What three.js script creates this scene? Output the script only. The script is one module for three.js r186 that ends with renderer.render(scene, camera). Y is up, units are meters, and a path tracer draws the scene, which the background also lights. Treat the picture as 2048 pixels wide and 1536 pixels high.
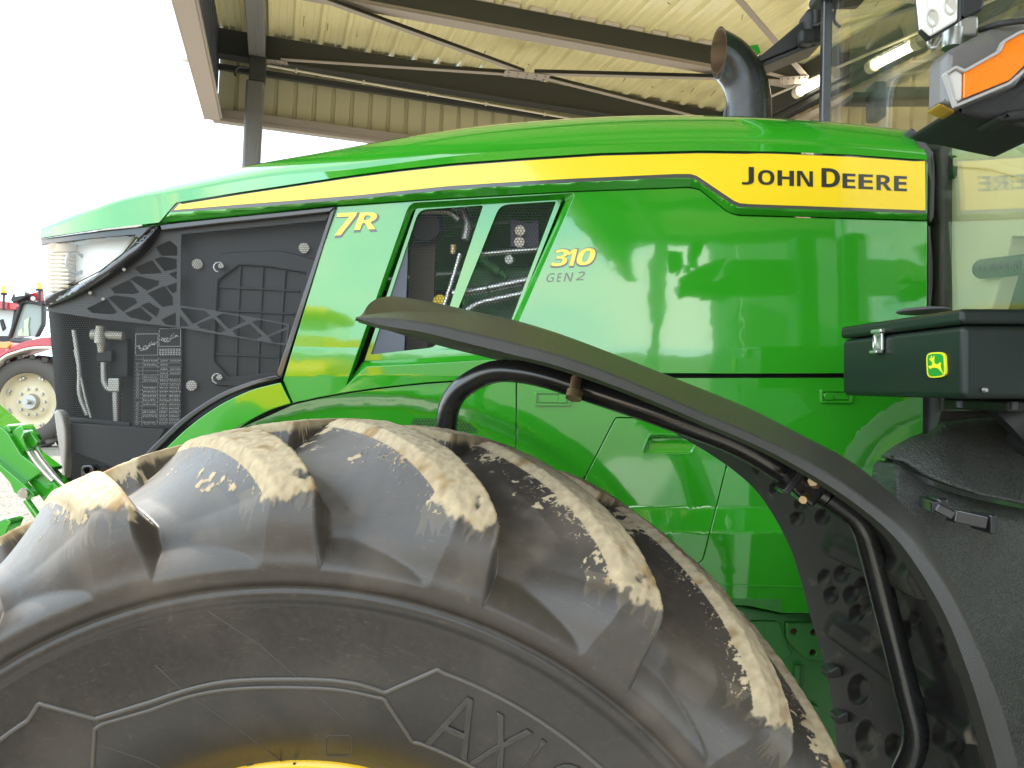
import * as THREE from 'three';
import { RoundedBoxGeometry } from 'three/addons/geometries/RoundedBoxGeometry.js';
import { mergeGeometries } from 'three/addons/utils/BufferGeometryUtils.js';
import { FontLoader } from 'three/addons/loaders/FontLoader.js';
import { ImprovedNoise } from 'three/addons/math/ImprovedNoise.js';
import { RectAreaLightUniformsLib } from 'three/addons/lights/RectAreaLightUniformsLib.js';

// ------------------------------------------------------------------ camera, sky, sun, exposure
const F = 1575, CY = 1.68;                       // focal length in photograph pixels, eye height
const scene = new THREE.Scene();
const camera = new THREE.PerspectiveCamera(2 * Math.atan(768 / F) * 180 / Math.PI, 4 / 3, 0.05, 400);
camera.position.set(0, CY, 0);
camera.lookAt(0, CY, -1);
const EXPOSURE = 3.5, SKY_GAIN = 1.25, SUN = 3.0;
const SUN_DIR = new THREE.Vector3(-0.33, 0.75, -0.57).normalize();

const IN = new ImprovedNoise();
function fbm(x, y, z, o = 4) { let a = 0, s = 0.5, n = 0; for (let i = 0; i < o; i++) { a += s * IN.noise(x, y, z); n += s; x *= 2.03; y *= 2.03; z *= 2.03; s *= 0.5; } return a / n; }
function ridge(x, y, z, o = 3) { let a = 0, s = 0.5, n = 0; for (let i = 0; i < o; i++) { a += s * (1 - Math.abs(IN.noise(x, y, z)) * 2); n += s; x *= 2.1; y *= 2.1; s *= 0.5; } return a / n; }
const clamp = (v, a = 0, b = 1) => Math.min(b, Math.max(a, v));
const ss = (a, b, v) => { const t = clamp((v - a) / (b - a)); return t * t * (3 - 2 * t); };
const lerp = (a, b, t) => a + (b - a) * t;
let seed = 7; const rnd = () => { seed = (seed * 1664525 + 1013904223) >>> 0; return seed / 4294967296; };

{ // thin bright cloud over the yard
  const W = 1024, Hh = 512, data = new Float32Array(W * Hh * 4);
  for (let j = 0; j < Hh; j++) for (let i = 0; i < W; i++) {
    const el = ((j + 0.5) / Hh - 0.5) * Math.PI, az = (i + 0.5) / W * Math.PI * 2;
    const dx = Math.cos(el) * Math.cos(az), dz = Math.cos(el) * Math.sin(az), dy = Math.sin(el);
    const n = fbm(dx * 2.2 + 3, dy * 4, dz * 2.2, 5);
    const c = ss(-0.25, 0.35, n);
    const up = clamp(dy * 1.3);
    const r = lerp(0.64, 1.08, c) * lerp(1, 0.85, up), g = lerp(0.86, 1.05, c) * lerp(1, 0.88, up), b = lerp(0.99, 0.99, c) * lerp(1, 0.95, up);
    const k = (j * W + i) * 4; data[k] = r * SKY_GAIN; data[k + 1] = g * SKY_GAIN; data[k + 2] = b * SKY_GAIN; data[k + 3] = 1;
  }
  const sky = new THREE.DataTexture(data, W, Hh, THREE.RGBAFormat, THREE.FloatType);
  sky.mapping = THREE.EquirectangularReflectionMapping; sky.magFilter = THREE.LinearFilter; sky.minFilter = THREE.LinearFilter; sky.wrapS = THREE.RepeatWrapping; sky.needsUpdate = true;
  scene.background = sky; scene.environment = sky;
}
const sun = new THREE.DirectionalLight(new THREE.Color(1, 0.95, 0.86), SUN);
sun.position.copy(SUN_DIR).multiplyScalar(60); sun.castShadow = true; sun.shadow.radius = 3;
Object.assign(sun.shadow.camera, { left: -30, right: 30, top: 30, bottom: -30, near: 1, far: 140 }); sun.shadow.mapSize.set(4096, 4096);
scene.add(sun, sun.target);
RectAreaLightUniformsLib.init();

const renderer = new THREE.WebGLRenderer({ antialias: true });
renderer.toneMapping = THREE.LinearToneMapping; renderer.toneMappingExposure = EXPOSURE;
renderer.shadowMap.enabled = true;

// ------------------------------------------------------------------ helpers
const P = (px, py, d) => new THREE.Vector3((px - 1024) / F * d, CY + (768 - py) / F * d, -d);
const V3 = (x, y, z) => new THREE.Vector3(x, y, z);
const baseOf = new Map(), taken = new Set();
function numbered(n) { if (!taken.has(n)) { taken.add(n); return n; } let k = 1; while (taken.has(n + '_' + String(k).padStart(3, '0'))) k++; const r = n + '_' + String(k).padStart(3, '0'); taken.add(r); return r; }
function thing(name, label, category, base, group) {
  const o = new THREE.Group(); o.name = numbered(name); o.position.copy(base); o.userData = { label, category }; if (group) o.userData.group = group;
  baseOf.set(o, base.clone()); scene.add(o); return o;
}
const attrsOnly = g => { for (const k of Object.keys(g.attributes)) if (!['position', 'normal', 'uv'].includes(k)) g.deleteAttribute(k); if (!g.attributes.uv) g.setAttribute('uv', new THREE.BufferAttribute(new Float32Array(g.attributes.position.count * 2), 2)); if (g.index) { const q = g.toNonIndexed(); return q; } return g; };
const merge = list => list.length === 1 ? list[0] : mergeGeometries(list.map(attrsOnly));
function mk(name, geo, mat, parent, label, kind) {      // world-space geometry -> a named part of its thing
  if (Array.isArray(geo)) geo = merge(geo);
  const b = baseOf.get(parent); geo.translate(-b.x, -b.y, -b.z);
  const m = new THREE.Mesh(geo, mat); m.name = name; m.castShadow = m.receiveShadow = true; baseOf.set(m, b);
  if (label) m.userData.label = label; if (kind) m.userData.kind = kind;
  parent.add(m); return m;
}
const mks = (name, geos, mat, parent, label) => geos.map(g => mk(name, g, mat, parent, label));   // one mesh per piece
function rbox(c, s, r = 0.004, rot) { const g = new RoundedBoxGeometry(s[0], s[1], s[2], 2, Math.min(r, Math.min(...s) * 0.45)); if (rot) g.applyMatrix4(new THREE.Matrix4().makeRotationFromEuler(new THREE.Euler(...rot))); g.translate(...(c.toArray ? c.toArray() : c)); return g; }
function bar(a, b, w, h, up = V3(0, 1, 0), r = 0.003) {    // a box from a to b, w across, h along up
  const d = b.clone().sub(a), L = d.length(); d.normalize();
  const x = new THREE.Vector3().crossVectors(up, d).normalize(), y = new THREE.Vector3().crossVectors(d, x);
  const g = new RoundedBoxGeometry(w, h, L, 1, Math.min(r, w * .4, h * .4)); g.applyMatrix4(new THREE.Matrix4().makeBasis(x, y, d)); const m = a.clone().add(b).multiplyScalar(.5); g.translate(m.x, m.y, m.z); return g;
}
function tube(pts, r, seg = 64, rad = 14, closed = false, tension = 0.5) { return new THREE.TubeGeometry(new THREE.CatmullRomCurve3(pts, closed, 'catmullrom', tension), seg, r, rad, closed); }
function cyl(a, b, r0, r1 = r0, n = 24, open = false) {
  const d = b.clone().sub(a), L = d.length(); const g = new THREE.CylinderGeometry(r1, r0, L, n, 1, open);
  g.applyQuaternion(new THREE.Quaternion().setFromUnitVectors(V3(0, 1, 0), d.normalize())); const m = a.clone().add(b).multiplyScalar(.5); g.translate(m.x, m.y, m.z); return g;
}
function filletPath(pts, r = 0.05, n = 6) { // polyline with rounded corners
  const out = [pts[0]];
  for (let i = 1; i < pts.length - 1; i++) {
    const a = pts[i - 1], b = pts[i], c = pts[i + 1]; const u = a.clone().sub(b), v = c.clone().sub(b); const k = Math.min(r, u.length() * .45, v.length() * .45);
    const p = b.clone().addScaledVector(u.normalize(), k), q = b.clone().addScaledVector(v.normalize(), k);
    for (let t = 0; t <= n; t++) { const s = t / n; out.push(p.clone().multiplyScalar((1 - s) * (1 - s)).addScaledVector(b, 2 * s * (1 - s)).addScaledVector(q, s * s)); }
  }
  out.push(pts[pts.length - 1]); return out;
}
function pipe(pts, r, rad = 16, fr = 0.05) {
  const pp = filletPath(pts, fr); const cp = new THREE.CurvePath(); for (let i = 0; i < pp.length - 1; i++) if (pp[i].distanceTo(pp[i + 1]) > 1e-5) cp.add(new THREE.LineCurve3(pp[i], pp[i + 1]));
  return tube(cp.getSpacedPoints(Math.max(24, pp.length * 3)), r, Math.max(60, pp.length * 4), rad);
}
// polygons in photograph pixels
const area = p => { let a = 0; for (let i = 0, j = p.length - 1; i < p.length; j = i++) a += p[j][0] * p[i][1] - p[i][0] * p[j][1]; return a / 2; };
function densify(p, step) { const o = []; for (let i = 0; i < p.length; i++) { const a = p[i], b = p[(i + 1) % p.length], n = Math.max(1, Math.round(Math.hypot(b[0] - a[0], b[1] - a[1]) / step)); for (let k = 0; k < n; k++) o.push([lerp(a[0], b[0], k / n), lerp(a[1], b[1], k / n)]); } return o; }
function roundPoly(p, r, n = 4) { const o = []; const L = p.length; for (let i = 0; i < L; i++) { const a = p[(i + L - 1) % L], b = p[i], c = p[(i + 1) % L]; const rr = b[2] ?? r; const u = [a[0] - b[0], a[1] - b[1]], v = [c[0] - b[0], c[1] - b[1]], lu = Math.hypot(...u), lv = Math.hypot(...v), k = Math.min(rr, lu * .45, lv * .45); for (let t = 0; t <= n; t++) { const s = t / n, A = (1 - s) * (1 - s), B = 2 * s * (1 - s), C = s * s; o.push([A * (b[0] + u[0] / lu * k) + B * b[0] + C * (b[0] + v[0] / lv * k), A * (b[1] + u[1] / lu * k) + B * b[1] + C * (b[1] + v[1] / lv * k)]); } } return o; }
function spl(pts, n) { const c = new THREE.SplineCurve(pts.map(p => new THREE.Vector2(p[0], p[1]))); return c.getSpacedPoints(n ?? pts.length * 5).map(v => [v.x, v.y]); }
function offsetPoly(p, dd) { // positive = inward (orientation independent)
  const s = area(p) > 0 ? 1 : -1, L = p.length, o = [];
  for (let i = 0; i < L; i++) {
    const a = p[(i + L - 1) % L], b = p[i], c = p[(i + 1) % L]; let n1 = [-(b[1] - a[1]), b[0] - a[0]], n2 = [-(c[1] - b[1]), c[0] - b[0]]; const l1 = Math.hypot(...n1) || 1, l2 = Math.hypot(...n2) || 1;
    n1 = [n1[0] / l1 * s, n1[1] / l1 * s]; n2 = [n2[0] / l2 * s, n2[1] / l2 * s]; let m = [n1[0] + n2[0], n1[1] + n2[1]]; const l = Math.hypot(...m) || 1; m = [m[0] / l, m[1] / l]; const k = dd / Math.max(0.45, m[0] * n1[0] + m[1] * n1[1]); o.push([b[0] + m[0] * k, b[1] + m[1] * k]);
  }
  return o;
}
function clipCell(poly, axis, v, keepLess) { const o = []; for (let i = 0; i < poly.length; i++) { const a = poly[i], b = poly[(i + 1) % poly.length]; const ia = keepLess ? a[axis] <= v : a[axis] >= v, ib = keepLess ? b[axis] <= v : b[axis] >= v; if (ia) o.push(a); if (ia !== ib) { const t = (v - a[axis]) / (b[axis] - a[axis]); const q = [lerp(a[0], b[0], t), lerp(a[1], b[1], t)]; q[axis] = v; o.push(q); } } return o; }
// a sheet with real thickness and rounded edges, following the depth function dep(px, py)
function panel(outline, dep, { holes = [], thick = 0.012, bevel = 0.0025, cell = 14, off = 0, step = 10 } = {}) {
  const pos3 = (x, y) => P(x, y, dep(x, y) - off);
  const nor = (x, y) => { const e = 0.6, a = pos3(x + e, y).sub(pos3(x - e, y)), b = pos3(x, y - e).sub(pos3(x, y + e)); return a.cross(b).normalize(); };
  const bev = x => bevel * F / dep(x[0][0], x[0][1]);
  let out = densify(outline, step); if (area(out) < 0) out.reverse();
  const hs = holes.map(h => { const q = densify(h, step); if (area(q) > 0) q.reverse(); return q; });
  const top = bevel ? offsetPoly(out, bev(out)) : out, htop = hs.map(h => bevel ? offsetPoly(h, -bev(h)) : h);
  const pos = [], nrm = [], uv = [], idx = []; const key = new Map();
  const add = (x, y) => { const k = Math.round(x * 50) + '_' + Math.round(y * 50); let i = key.get(k); if (i === undefined) { const p = pos3(x, y), n = nor(x, y); i = pos.length / 3; pos.push(p.x, p.y, p.z); nrm.push(n.x, n.y, n.z); uv.push(p.x, p.y); key.set(k, i); } return i; };
  const toV = a => a.map(p => new THREE.Vector2(p[0], p[1]));
  const flat = [...top, ...htop.flat()];
  for (const t of THREE.ShapeUtils.triangulateShape(toV(top), htop.map(toV))) {
    const tri = t.map(i => flat[i]); const x0 = Math.min(...tri.map(p => p[0])), x1 = Math.max(...tri.map(p => p[0])), y0 = Math.min(...tri.map(p => p[1])), y1 = Math.max(...tri.map(p => p[1]));
    for (let gx = Math.floor(x0 / cell); gx * cell < x1; gx++) {
      let c = clipCell(clipCell(tri, 0, gx * cell, false), 0, (gx + 1) * cell, true); if (c.length < 3) continue;
      for (let gy = Math.floor(y0 / cell); gy * cell < y1; gy++) {
        const q = clipCell(clipCell(c, 1, gy * cell, false), 1, (gy + 1) * cell, true); if (q.length < 3) continue;
        const sgn = area(q) > 0; const ids = q.map(p => add(p[0], p[1]));
        for (let k = 1; k < ids.length - 1; k++) { const a = ids[0], b = ids[k], d = ids[k + 1]; if (a === b || b === d || a === d) continue; sgn ? idx.push(a, d, b) : idx.push(a, b, d); }
      }
    }
  }
  const rim = (o, tp) => { // o is oriented so that the material lies on a fixed side
    const L = o.length, start = pos.length / 3;
    const rings = bevel ? 4 : 2;
    for (let i = 0; i <= L; i++) {
      const k = i % L, a = o[(k + L - 1) % L], c = o[(k + 1) % L]; let n2 = [c[1] - a[1], -(c[0] - a[0])]; const l = Math.hypot(...n2) || 1; const outN = V3(n2[0] / l, -n2[1] / l, 0);
      const pt = pos3(tp[k][0], tp[k][1]), nt = nor(tp[k][0], tp[k][1]), po = pos3(o[k][0], o[k][1]);
      const list = bevel ? [[pt, nt], [pt.clone().lerp(po, .7).add(V3(0, 0, -bevel * .3)), nt.clone().add(outN).normalize()], [po.clone().add(V3(0, 0, -bevel)), outN], [po.clone().add(V3(0, 0, -thick)), outN]] : [[po, outN], [po.clone().add(V3(0, 0, -thick)), outN]];
      for (const [p, n] of list) { pos.push(p.x, p.y, p.z); nrm.push(n.x, n.y, n.z); uv.push(p.x, p.y); }
    }
    for (let i = 0; i < L; i++) for (let r = 0; r < rings - 1; r++) { const a = start + i * rings + r, b = a + 1, c = a + rings, d = c + 1; idx.push(a, c, b, b, c, d); }
  };
  if (thick > 0) { rim(out, top); hs.forEach((h, i) => rim(h, htop[i])); }
  const g = new THREE.BufferGeometry(); g.setAttribute('position', new THREE.Float32BufferAttribute(pos, 3)); g.setAttribute('normal', new THREE.Float32BufferAttribute(nrm, 3)); g.setAttribute('uv', new THREE.Float32BufferAttribute(uv, 2)); g.setIndex(idx); return g;
}
const inside = (p, x, y) => { let r = false; for (let i = 0, j = p.length - 1; i < p.length; j = i++) if ((p[i][1] > y) !== (p[j][1] > y) && x < (p[j][0] - p[i][0]) * (y - p[i][1]) / (p[j][1] - p[i][1]) + p[i][0]) r = !r; return r; };
const distPoly = (p, x, y) => { let m = 1e9; for (let i = 0, j = p.length - 1; i < p.length; j = i++) { const ax = p[j][0], ay = p[j][1], bx = p[i][0] - ax, by = p[i][1] - ay; const t = clamp(((x - ax) * bx + (y - ay) * by) / (bx * bx + by * by || 1)); m = Math.min(m, Math.hypot(x - ax - bx * t, y - ay - by * t)); } return m; };
const sdPoly = (p, x, y) => (inside(p, x, y) ? 1 : -1) * distPoly(p, x, y);
function knots(k) { return x => { if (x <= k[0][0]) return k[0][1]; for (let i = 1; i < k.length; i++) if (x <= k[i][0]) return lerp(k[i - 1][1], k[i][1], (x - k[i - 1][0]) / (k[i][0] - k[i - 1][0])); return k[k.length - 1][1]; }; }
function smoothKnots(k) { // monotone-free cubic through knots
  return x => { const n = k.length; if (x <= k[0][0]) return k[0][1]; if (x >= k[n - 1][0]) return k[n - 1][1]; let i = 1; while (x > k[i][0]) i++; const x0 = k[i - 1][0], x1 = k[i][0], h = x1 - x0, t = (x - x0) / h; const sl = j => j <= 0 ? (k[1][1] - k[0][1]) / (k[1][0] - k[0][0]) : j >= n - 1 ? (k[n - 1][1] - k[n - 2][1]) / (k[n - 1][0] - k[n - 2][0]) : (k[j + 1][1] - k[j - 1][1]) / (k[j + 1][0] - k[j - 1][0]); const m0 = sl(i - 1) * h, m1 = sl(i) * h, t2 = t * t, t3 = t2 * t; return (2 * t3 - 3 * t2 + 1) * k[i - 1][1] + (t3 - 2 * t2 + t) * m0 + (-2 * t3 + 3 * t2) * k[i][1] + (t3 - t2) * m1; };
}
function hexMesh(poly, dep, pitch, open, off = 0) { // perforated sheet: every hole is there
  const pos = [], nrm = [], idx = [], uv = []; const xs = poly.map(p => p[0]), ys = poly.map(p => p[1]); const h = pitch * Math.sqrt(3) / 2; const R = pitch / Math.sqrt(3);
  let row = 0; for (let y = Math.min(...ys); y < Math.max(...ys); y += h, row++) for (let x = Math.min(...xs) + (row % 2) * pitch / 2; x < Math.max(...xs); x += pitch) {
    if (!inside(poly, x, y)) continue; const b = pos.length / 3;
    for (let k = 0; k < 6; k++) { const a = (k + .5) * Math.PI / 3; for (const r of [R, R * open]) { const qx = x + r * Math.cos(a), qy = y + r * Math.sin(a), p = P(qx, qy, dep(qx, qy) - off); pos.push(p.x, p.y, p.z); nrm.push(0, 0, 1); uv.push(p.x, p.y); } }
    for (let k = 0; k < 6; k++) { const a = b + k * 2, c = b + ((k + 1) % 6) * 2; idx.push(a, a + 1, c, c, a + 1, c + 1); }
  }
  const g = new THREE.BufferGeometry(); g.setAttribute('position', new THREE.Float32BufferAttribute(pos, 3)); g.setAttribute('normal', new THREE.Float32BufferAttribute(nrm, 3)); g.setAttribute('uv', new THREE.Float32BufferAttribute(uv, 2)); g.setIndex(idx); return g;
}
function loft(rows, { closeRows = false, flip = false, crease = [] } = {}) { // rows: arrays of Vector3, equal length; crease: row numbers with a sharp edge
  const R = [], starts = []; rows.forEach((r, i) => { if (crease.includes(i)) { R.push(r, null, r); } else R.push(r); });
  const n = rows[0].length, pos = [], idx = [], uv = []; let last = -1;
  if (closeRows) R.push(rows[0]);
  let acc = 0;
  for (let i = 0; i < R.length; i++) { if (!R[i]) { last = -1; continue; } const s = pos.length / 3; for (let j = 0; j < n; j++) { const p = R[i][j]; pos.push(p.x, p.y, p.z); uv.push(j / n * 2, i * .05); } if (last >= 0) for (let j = 0; j < n - 1; j++) { const a = last + j, b = s + j; flip ? idx.push(a, a + 1, b, b, a + 1, b + 1) : idx.push(a, b, a + 1, b, b + 1, a + 1); } last = s; }
  const g = new THREE.BufferGeometry(); g.setAttribute('position', new THREE.Float32BufferAttribute(pos, 3)); g.setAttribute('uv', new THREE.Float32BufferAttribute(uv, 2)); g.setIndex(idx); g.computeVertexNormals(); return g;
}
// textures
function tex(W, H, fn, { srgb = false, rep = [1, 1] } = {}) { const d = new Uint8Array(W * H * 4); for (let j = 0; j < H; j++) for (let i = 0; i < W; i++) { const c = fn(i / W, j / H, i, j), k = (j * W + i) * 4; if (typeof c === 'number') { d[k] = d[k + 1] = d[k + 2] = clamp(c) * 255; } else { d[k] = clamp(c[0]) * 255; d[k + 1] = clamp(c[1]) * 255; d[k + 2] = clamp(c[2]) * 255; } d[k + 3] = 255; } const t = new THREE.DataTexture(d, W, H, THREE.RGBAFormat); t.magFilter = THREE.LinearFilter; t.minFilter = THREE.LinearMipmapLinearFilter; t.generateMipmaps = true; t.wrapS = t.wrapT = THREE.RepeatWrapping; t.repeat.set(...rep); if (srgb) t.colorSpace = THREE.SRGBColorSpace; t.needsUpdate = true; return t; }
const toS = v => v <= 0.0031308 ? v * 12.92 : 1.055 * Math.pow(v, 1 / 2.4) - 0.055;
const perN = (u, v, f, z, o = 3) => { // tileable noise
  const a = u * Math.PI * 2, b = v * Math.PI * 2, r = f / (Math.PI * 2); return fbm(Math.cos(a) * r + 10, Math.sin(a) * r + Math.cos(b) * r + z, Math.sin(b) * r, o);
};
const grainT = tex(512, 512, (u, v) => 0.5 + 0.5 * (0.6 * perN(u, v, 90, 1, 2) + 0.9 * perN(u, v, 190, 5, 1)), { rep: [3, 3] });
const smudgeT = tex(512, 512, (u, v) => 0.62 + 0.5 * perN(u, v, 7, 3, 5), { rep: [1.3, 1.3] });
const C = (r, g, b) => new THREE.Color().setRGB(r, g, b);
const phys = o => new THREE.MeshPhysicalMaterial(o), std = o => new THREE.MeshStandardMaterial(o);
const M = {
  green: phys({ color: C(0.030, 0.32, 0.014), roughness: 0.06, ior: 1.68, clearcoat: 1, clearcoatRoughness: 0.02, name: 'green paint' }),
  dullGreen: phys({ color: C(0.03, 0.2, 0.025), roughness: 0.4, clearcoat: 0.5, clearcoatRoughness: 0.25, bumpMap: grainT, bumpScale: 0.0012, name: 'cast green paint' }),
  yellow: phys({ color: C(1.0, 0.68, 0.002), roughness: 0.35, clearcoat: 0.9, clearcoatRoughness: 0.06, name: 'yellow film' }),
  rimYellow: phys({ color: C(0.85, 0.52, 0.01), roughness: 0.35, clearcoat: 0.6, clearcoatRoughness: 0.1, name: 'yellow wheel paint' }),
  decalGrey: phys({ color: C(0.06, 0.06, 0.055), roughness: 0.3, clearcoat: 0.8, clearcoatRoughness: 0.06, name: 'dark grey film' }),
  ink: phys({ color: C(0.012, 0.012, 0.01), roughness: 0.35, clearcoat: 0.8, clearcoatRoughness: 0.05, name: 'black lettering' }),
  blackGloss: phys({ color: C(0.022, 0.022, 0.026), roughness: 0.22, clearcoat: 0.6, clearcoatRoughness: 0.08, name: 'gloss black plastic' }),
  black: std({ color: C(0.02, 0.02, 0.021), roughness: 0.55, name: 'black plastic' }),
  blackPaint: phys({ color: C(0.014, 0.014, 0.014), roughness: 0.4, clearcoat: 0.5, clearcoatRoughness: 0.2, roughnessMap: smudgeT, name: 'black powder coat' }),
  fender: phys({ color: C(0.026, 0.024, 0.021), ior: 1.65, roughness: 0.4, bumpMap: grainT, bumpScale: 0.0006, name: 'grained black fender plastic' }),
  tank: std({ map: tex(512, 512, (u, v) => { const k = clamp(.5 + .9 * perN(u, v, 150, 4, 2) + .3 * perN(u, v, 6, 9, 3)); return [toS(lerp(.022, .075, k)), toS(lerp(.023, .074, k)), toS(lerp(.02, .062, k))]; }, { srgb: true, rep: [2.2, 2.2] }), roughness: 0.5, bumpMap: grainT, bumpScale: 0.003, name: 'pebbled black tank plastic' }),
  mesh: std({ color: C(0.028, 0.028, 0.029), roughness: 0.6, metalness: 0, name: 'black perforated sheet' }),
  lattice: std({ color: C(0.078, 0.077, 0.078), roughness: 0.6, name: 'dark grey lattice' }),
  void_: std({ color: C(0.036, 0.036, 0.035), roughness: 0.9, name: 'dark interior' }),
  seal: std({ color: C(0.09, 0.085, 0.085), roughness: 0.7, name: 'grey rubber seal' }),
  slate: std({ color: C(0.09, 0.10, 0.13), roughness: 0.5, name: 'slate grey sheet' }),
  steel: std({ color: C(0.62, 0.61, 0.58), roughness: 0.3, metalness: 0.95, name: 'bare steel' }),
  zinc: std({ color: C(0.6, 0.43, 0.24), roughness: 0.38, metalness: 0.85, name: 'yellow zinc bolt' }),
  exhaust: phys({ color: C(0.02, 0.019, 0.018), roughness: 0.42, clearcoat: 0.0, clearcoatRoughness: 0.25, roughnessMap: smudgeT, name: 'black exhaust paint' }),
  exhaustIn: std({ color: C(0.24, 0.14, 0.075), roughness: 0.85, map: smudgeT, name: 'rusty brown pipe inside' }),
  boxGreen: phys({ color: C(0.008, 0.014, 0.011), roughness: 0.5, specularIntensity: 0.5, clearcoat: 0.25, clearcoatRoughness: 0.16, name: 'dark green powder coat' }),
  boxBlack: phys({ color: C(0.016, 0.016, 0.017), roughness: 0.42, clearcoat: 0.4, clearcoatRoughness: 0.22, name: 'black powder coat sheet' }),
  glass: phys({ color: C(0.95, 0.965, 0.92), roughness: 0.01, transmission: 1, thickness: 0, ior: 2.0, name: 'tinted cab glass' }),
  lens: phys({ color: C(1, 1, 1), roughness: 0.04, transmission: 1, thickness: 0, ior: 1.5, name: 'clear lens' }),
  white: std({ color: C(0.85, 0.84, 0.8), roughness: 0.35, name: 'white reflector' }),
  lampPod: std({ color: C(0.62, 0.55, 0.42), roughness: 0.5, name: 'cream lamp pod' }),
  orange: phys({ color: C(0.92, 0.22, 0.012), roughness: 0.2, clearcoat: 1, clearcoatRoughness: 0.05, bumpMap: smudgeT, bumpScale: 0.006, name: 'amber lens' }),
  greyPlastic: std({ color: C(0.13, 0.123, 0.12), roughness: 0.5, roughnessMap: smudgeT, name: 'grey plastic housing' }),
  trim: std({ color: C(0.60, 0.55, 0.38), roughness: 0.8, name: 'tan cab trim' }),
  trimDark: std({ color: C(0.16, 0.15, 0.1), roughness: 0.8, name: 'olive cab trim' }),
  hose: std({ color: C(0.06, 0.07, 0.06), roughness: 0.55, name: 'grey corrugated hose' }),
  wheelGrey: std({ color: C(0.12, 0.17, 0.16), roughness: 0.5, name: 'grey steering wheel' }),
  sheet: phys({ color: C(0.86, 0.77, 0.44), roughness: 0.26, clearcoat: 0.5, clearcoatRoughness: 0.12, name: 'cream roof sheet' }),
  clad: std({ color: C(0.56, 0.51, 0.33), roughness: 0.5, name: 'cream wall cladding' }),
  cladTan: std({ color: C(0.62, 0.5, 0.32), roughness: 0.5, name: 'tan wall cladding' }),
  beam: std({ color: C(0.05, 0.052, 0.048), roughness: 0.6, name: 'dark steel beam paint' }),
  post: std({ color: C(0.16, 0.155, 0.15), roughness: 0.55, roughnessMap: smudgeT, name: 'grey steel post paint' }),
  fillerMat: std({ color: C(0.8, 0.72, 0.66), roughness: 0.8, name: 'pale foam filler' }),
  flange: std({ color: C(0.34, 0.29, 0.25), roughness: 0.55, name: 'pinkish primer steel' }),
  fascia: std({ color: C(0.42, 0.35, 0.30), roughness: 0.55, name: 'brown grey fascia' }),
  conduit: std({ color: C(0.68, 0.62, 0.5), roughness: 0.5, name: 'cream conduit' }),
  red: phys({ color: C(0.36, 0.012, 0.018), roughness: 0.35, clearcoat: 0.8, clearcoatRoughness: 0.08, name: 'red paint' }),
  rimCream: std({ color: C(0.50, 0.43, 0.28), roughness: 0.45, name: 'cream wheel paint' }),
  rubber: std({ color: C(0.06, 0.052, 0.045), roughness: 0.75, name: 'dusty rubber' }),
  amber: phys({ color: C(0.95, 0.42, 0.0), roughness: 0.2, clearcoat: 1, emissive: C(0.5, 0.2, 0), emissiveIntensity: 0.6, name: 'amber beacon' }),
  bolt: std({ color: C(0.4, 0.4, 0.38), roughness: 0.4, metalness: 0.8, name: 'dull bolt' }),
};

// ------------------------------------------------------------------ ground
{
  const g = new THREE.PlaneGeometry(320, 320, 160, 160); g.rotateX(-Math.PI / 2);
  const p = g.attributes.position, uv = g.attributes.uv;
  for (let i = 0; i < p.count; i++) { const x = p.getX(i), z = p.getZ(i); p.setY(i, 0.17 * ss(5, 18, Math.hypot(x * .8, Math.min(0, z)) * (z < 0 ? 1 : 0))); uv.setXY(i, x, z); }
  g.computeVertexNormals();
  const map = tex(1024, 1024, (u, v) => { const a = perN(u, v, 6, 2, 4), b = perN(u, v, 60, 9, 2), c = perN(u, v, 200, 4, 1); let k = 0.145 + 0.05 * a + 0.12 * b + 0.16 * c; if (b + 0.6 * c > 0.42) k *= 0.55; return [toS(k), toS(k * 0.88), toS(k * 0.68)]; }, { srgb: true, rep: [0.28, 0.28] });
  const bmp = tex(512, 512, (u, v) => 0.5 + 0.5 * perN(u, v, 80, 4, 2) + .3 * perN(u, v, 20, 7, 2), { rep: [0.6, 0.6] });
  const m = new THREE.Mesh(g, std({ map, bumpMap: bmp, bumpScale: 0.012, roughness: 0.95, name: 'pale gravel yard' })); m.name = 'ground'; m.receiveShadow = true; m.userData.kind = 'structure'; scene.add(m);
}

{ // concrete floor under the shed roof
  const map = tex(512, 512, (u, v) => { const k = .42 + .07 * perN(u, v, 5, 3, 4) + .05 * perN(u, v, 60, 8, 2); return [toS(k), toS(k * .96), toS(k * .86)]; }, { srgb: true, rep: [1, 1] });
  const g = new THREE.BoxGeometry(6.1, .12, 17); g.translate(2.2, 0, -.2); g.rotateY(16.8 * Math.PI / 180); g.translate(0, .118, 0);
  const m = new THREE.Mesh(g, std({ map, roughness: .8, name: 'pale concrete' })); m.name = 'floor'; m.castShadow = m.receiveShadow = true; m.userData.kind = 'structure'; scene.add(m);
}

// ------------------------------------------------------------------ open shed (its own tilted frame; the eye is the local origin)
const yaw = 16.8 * Math.PI / 180, roll = -2.8 * Math.PI / 180;
const shedQ = new THREE.Quaternion().setFromEuler(new THREE.Euler(0, yaw, roll, 'ZYX'));
const toWorld = l => l.clone().applyQuaternion(shedQ).add(V3(0, CY, 0));
function shedThing(name, label, cat, lb, group) { const o = thing(name, label, cat, toWorld(lb), group); o.quaternion.copy(shedQ); baseOf.set(o, lb.clone()); return o; }
const ray = (px, py) => V3((px - 1024) / F, (768 - py) / F, -1).applyQuaternion(shedQ.clone().invert());
const hitY = (px, py, y) => { const r = ray(px, py); return r.multiplyScalar(y / r.y); };
const hitX = (px, py, x) => { const r = ray(px, py); return r.multiplyScalar(x / r.x); };
const hitZ = (px, py, z) => { const r = ray(px, py); return r.multiplyScalar(z / r.z); };
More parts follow.
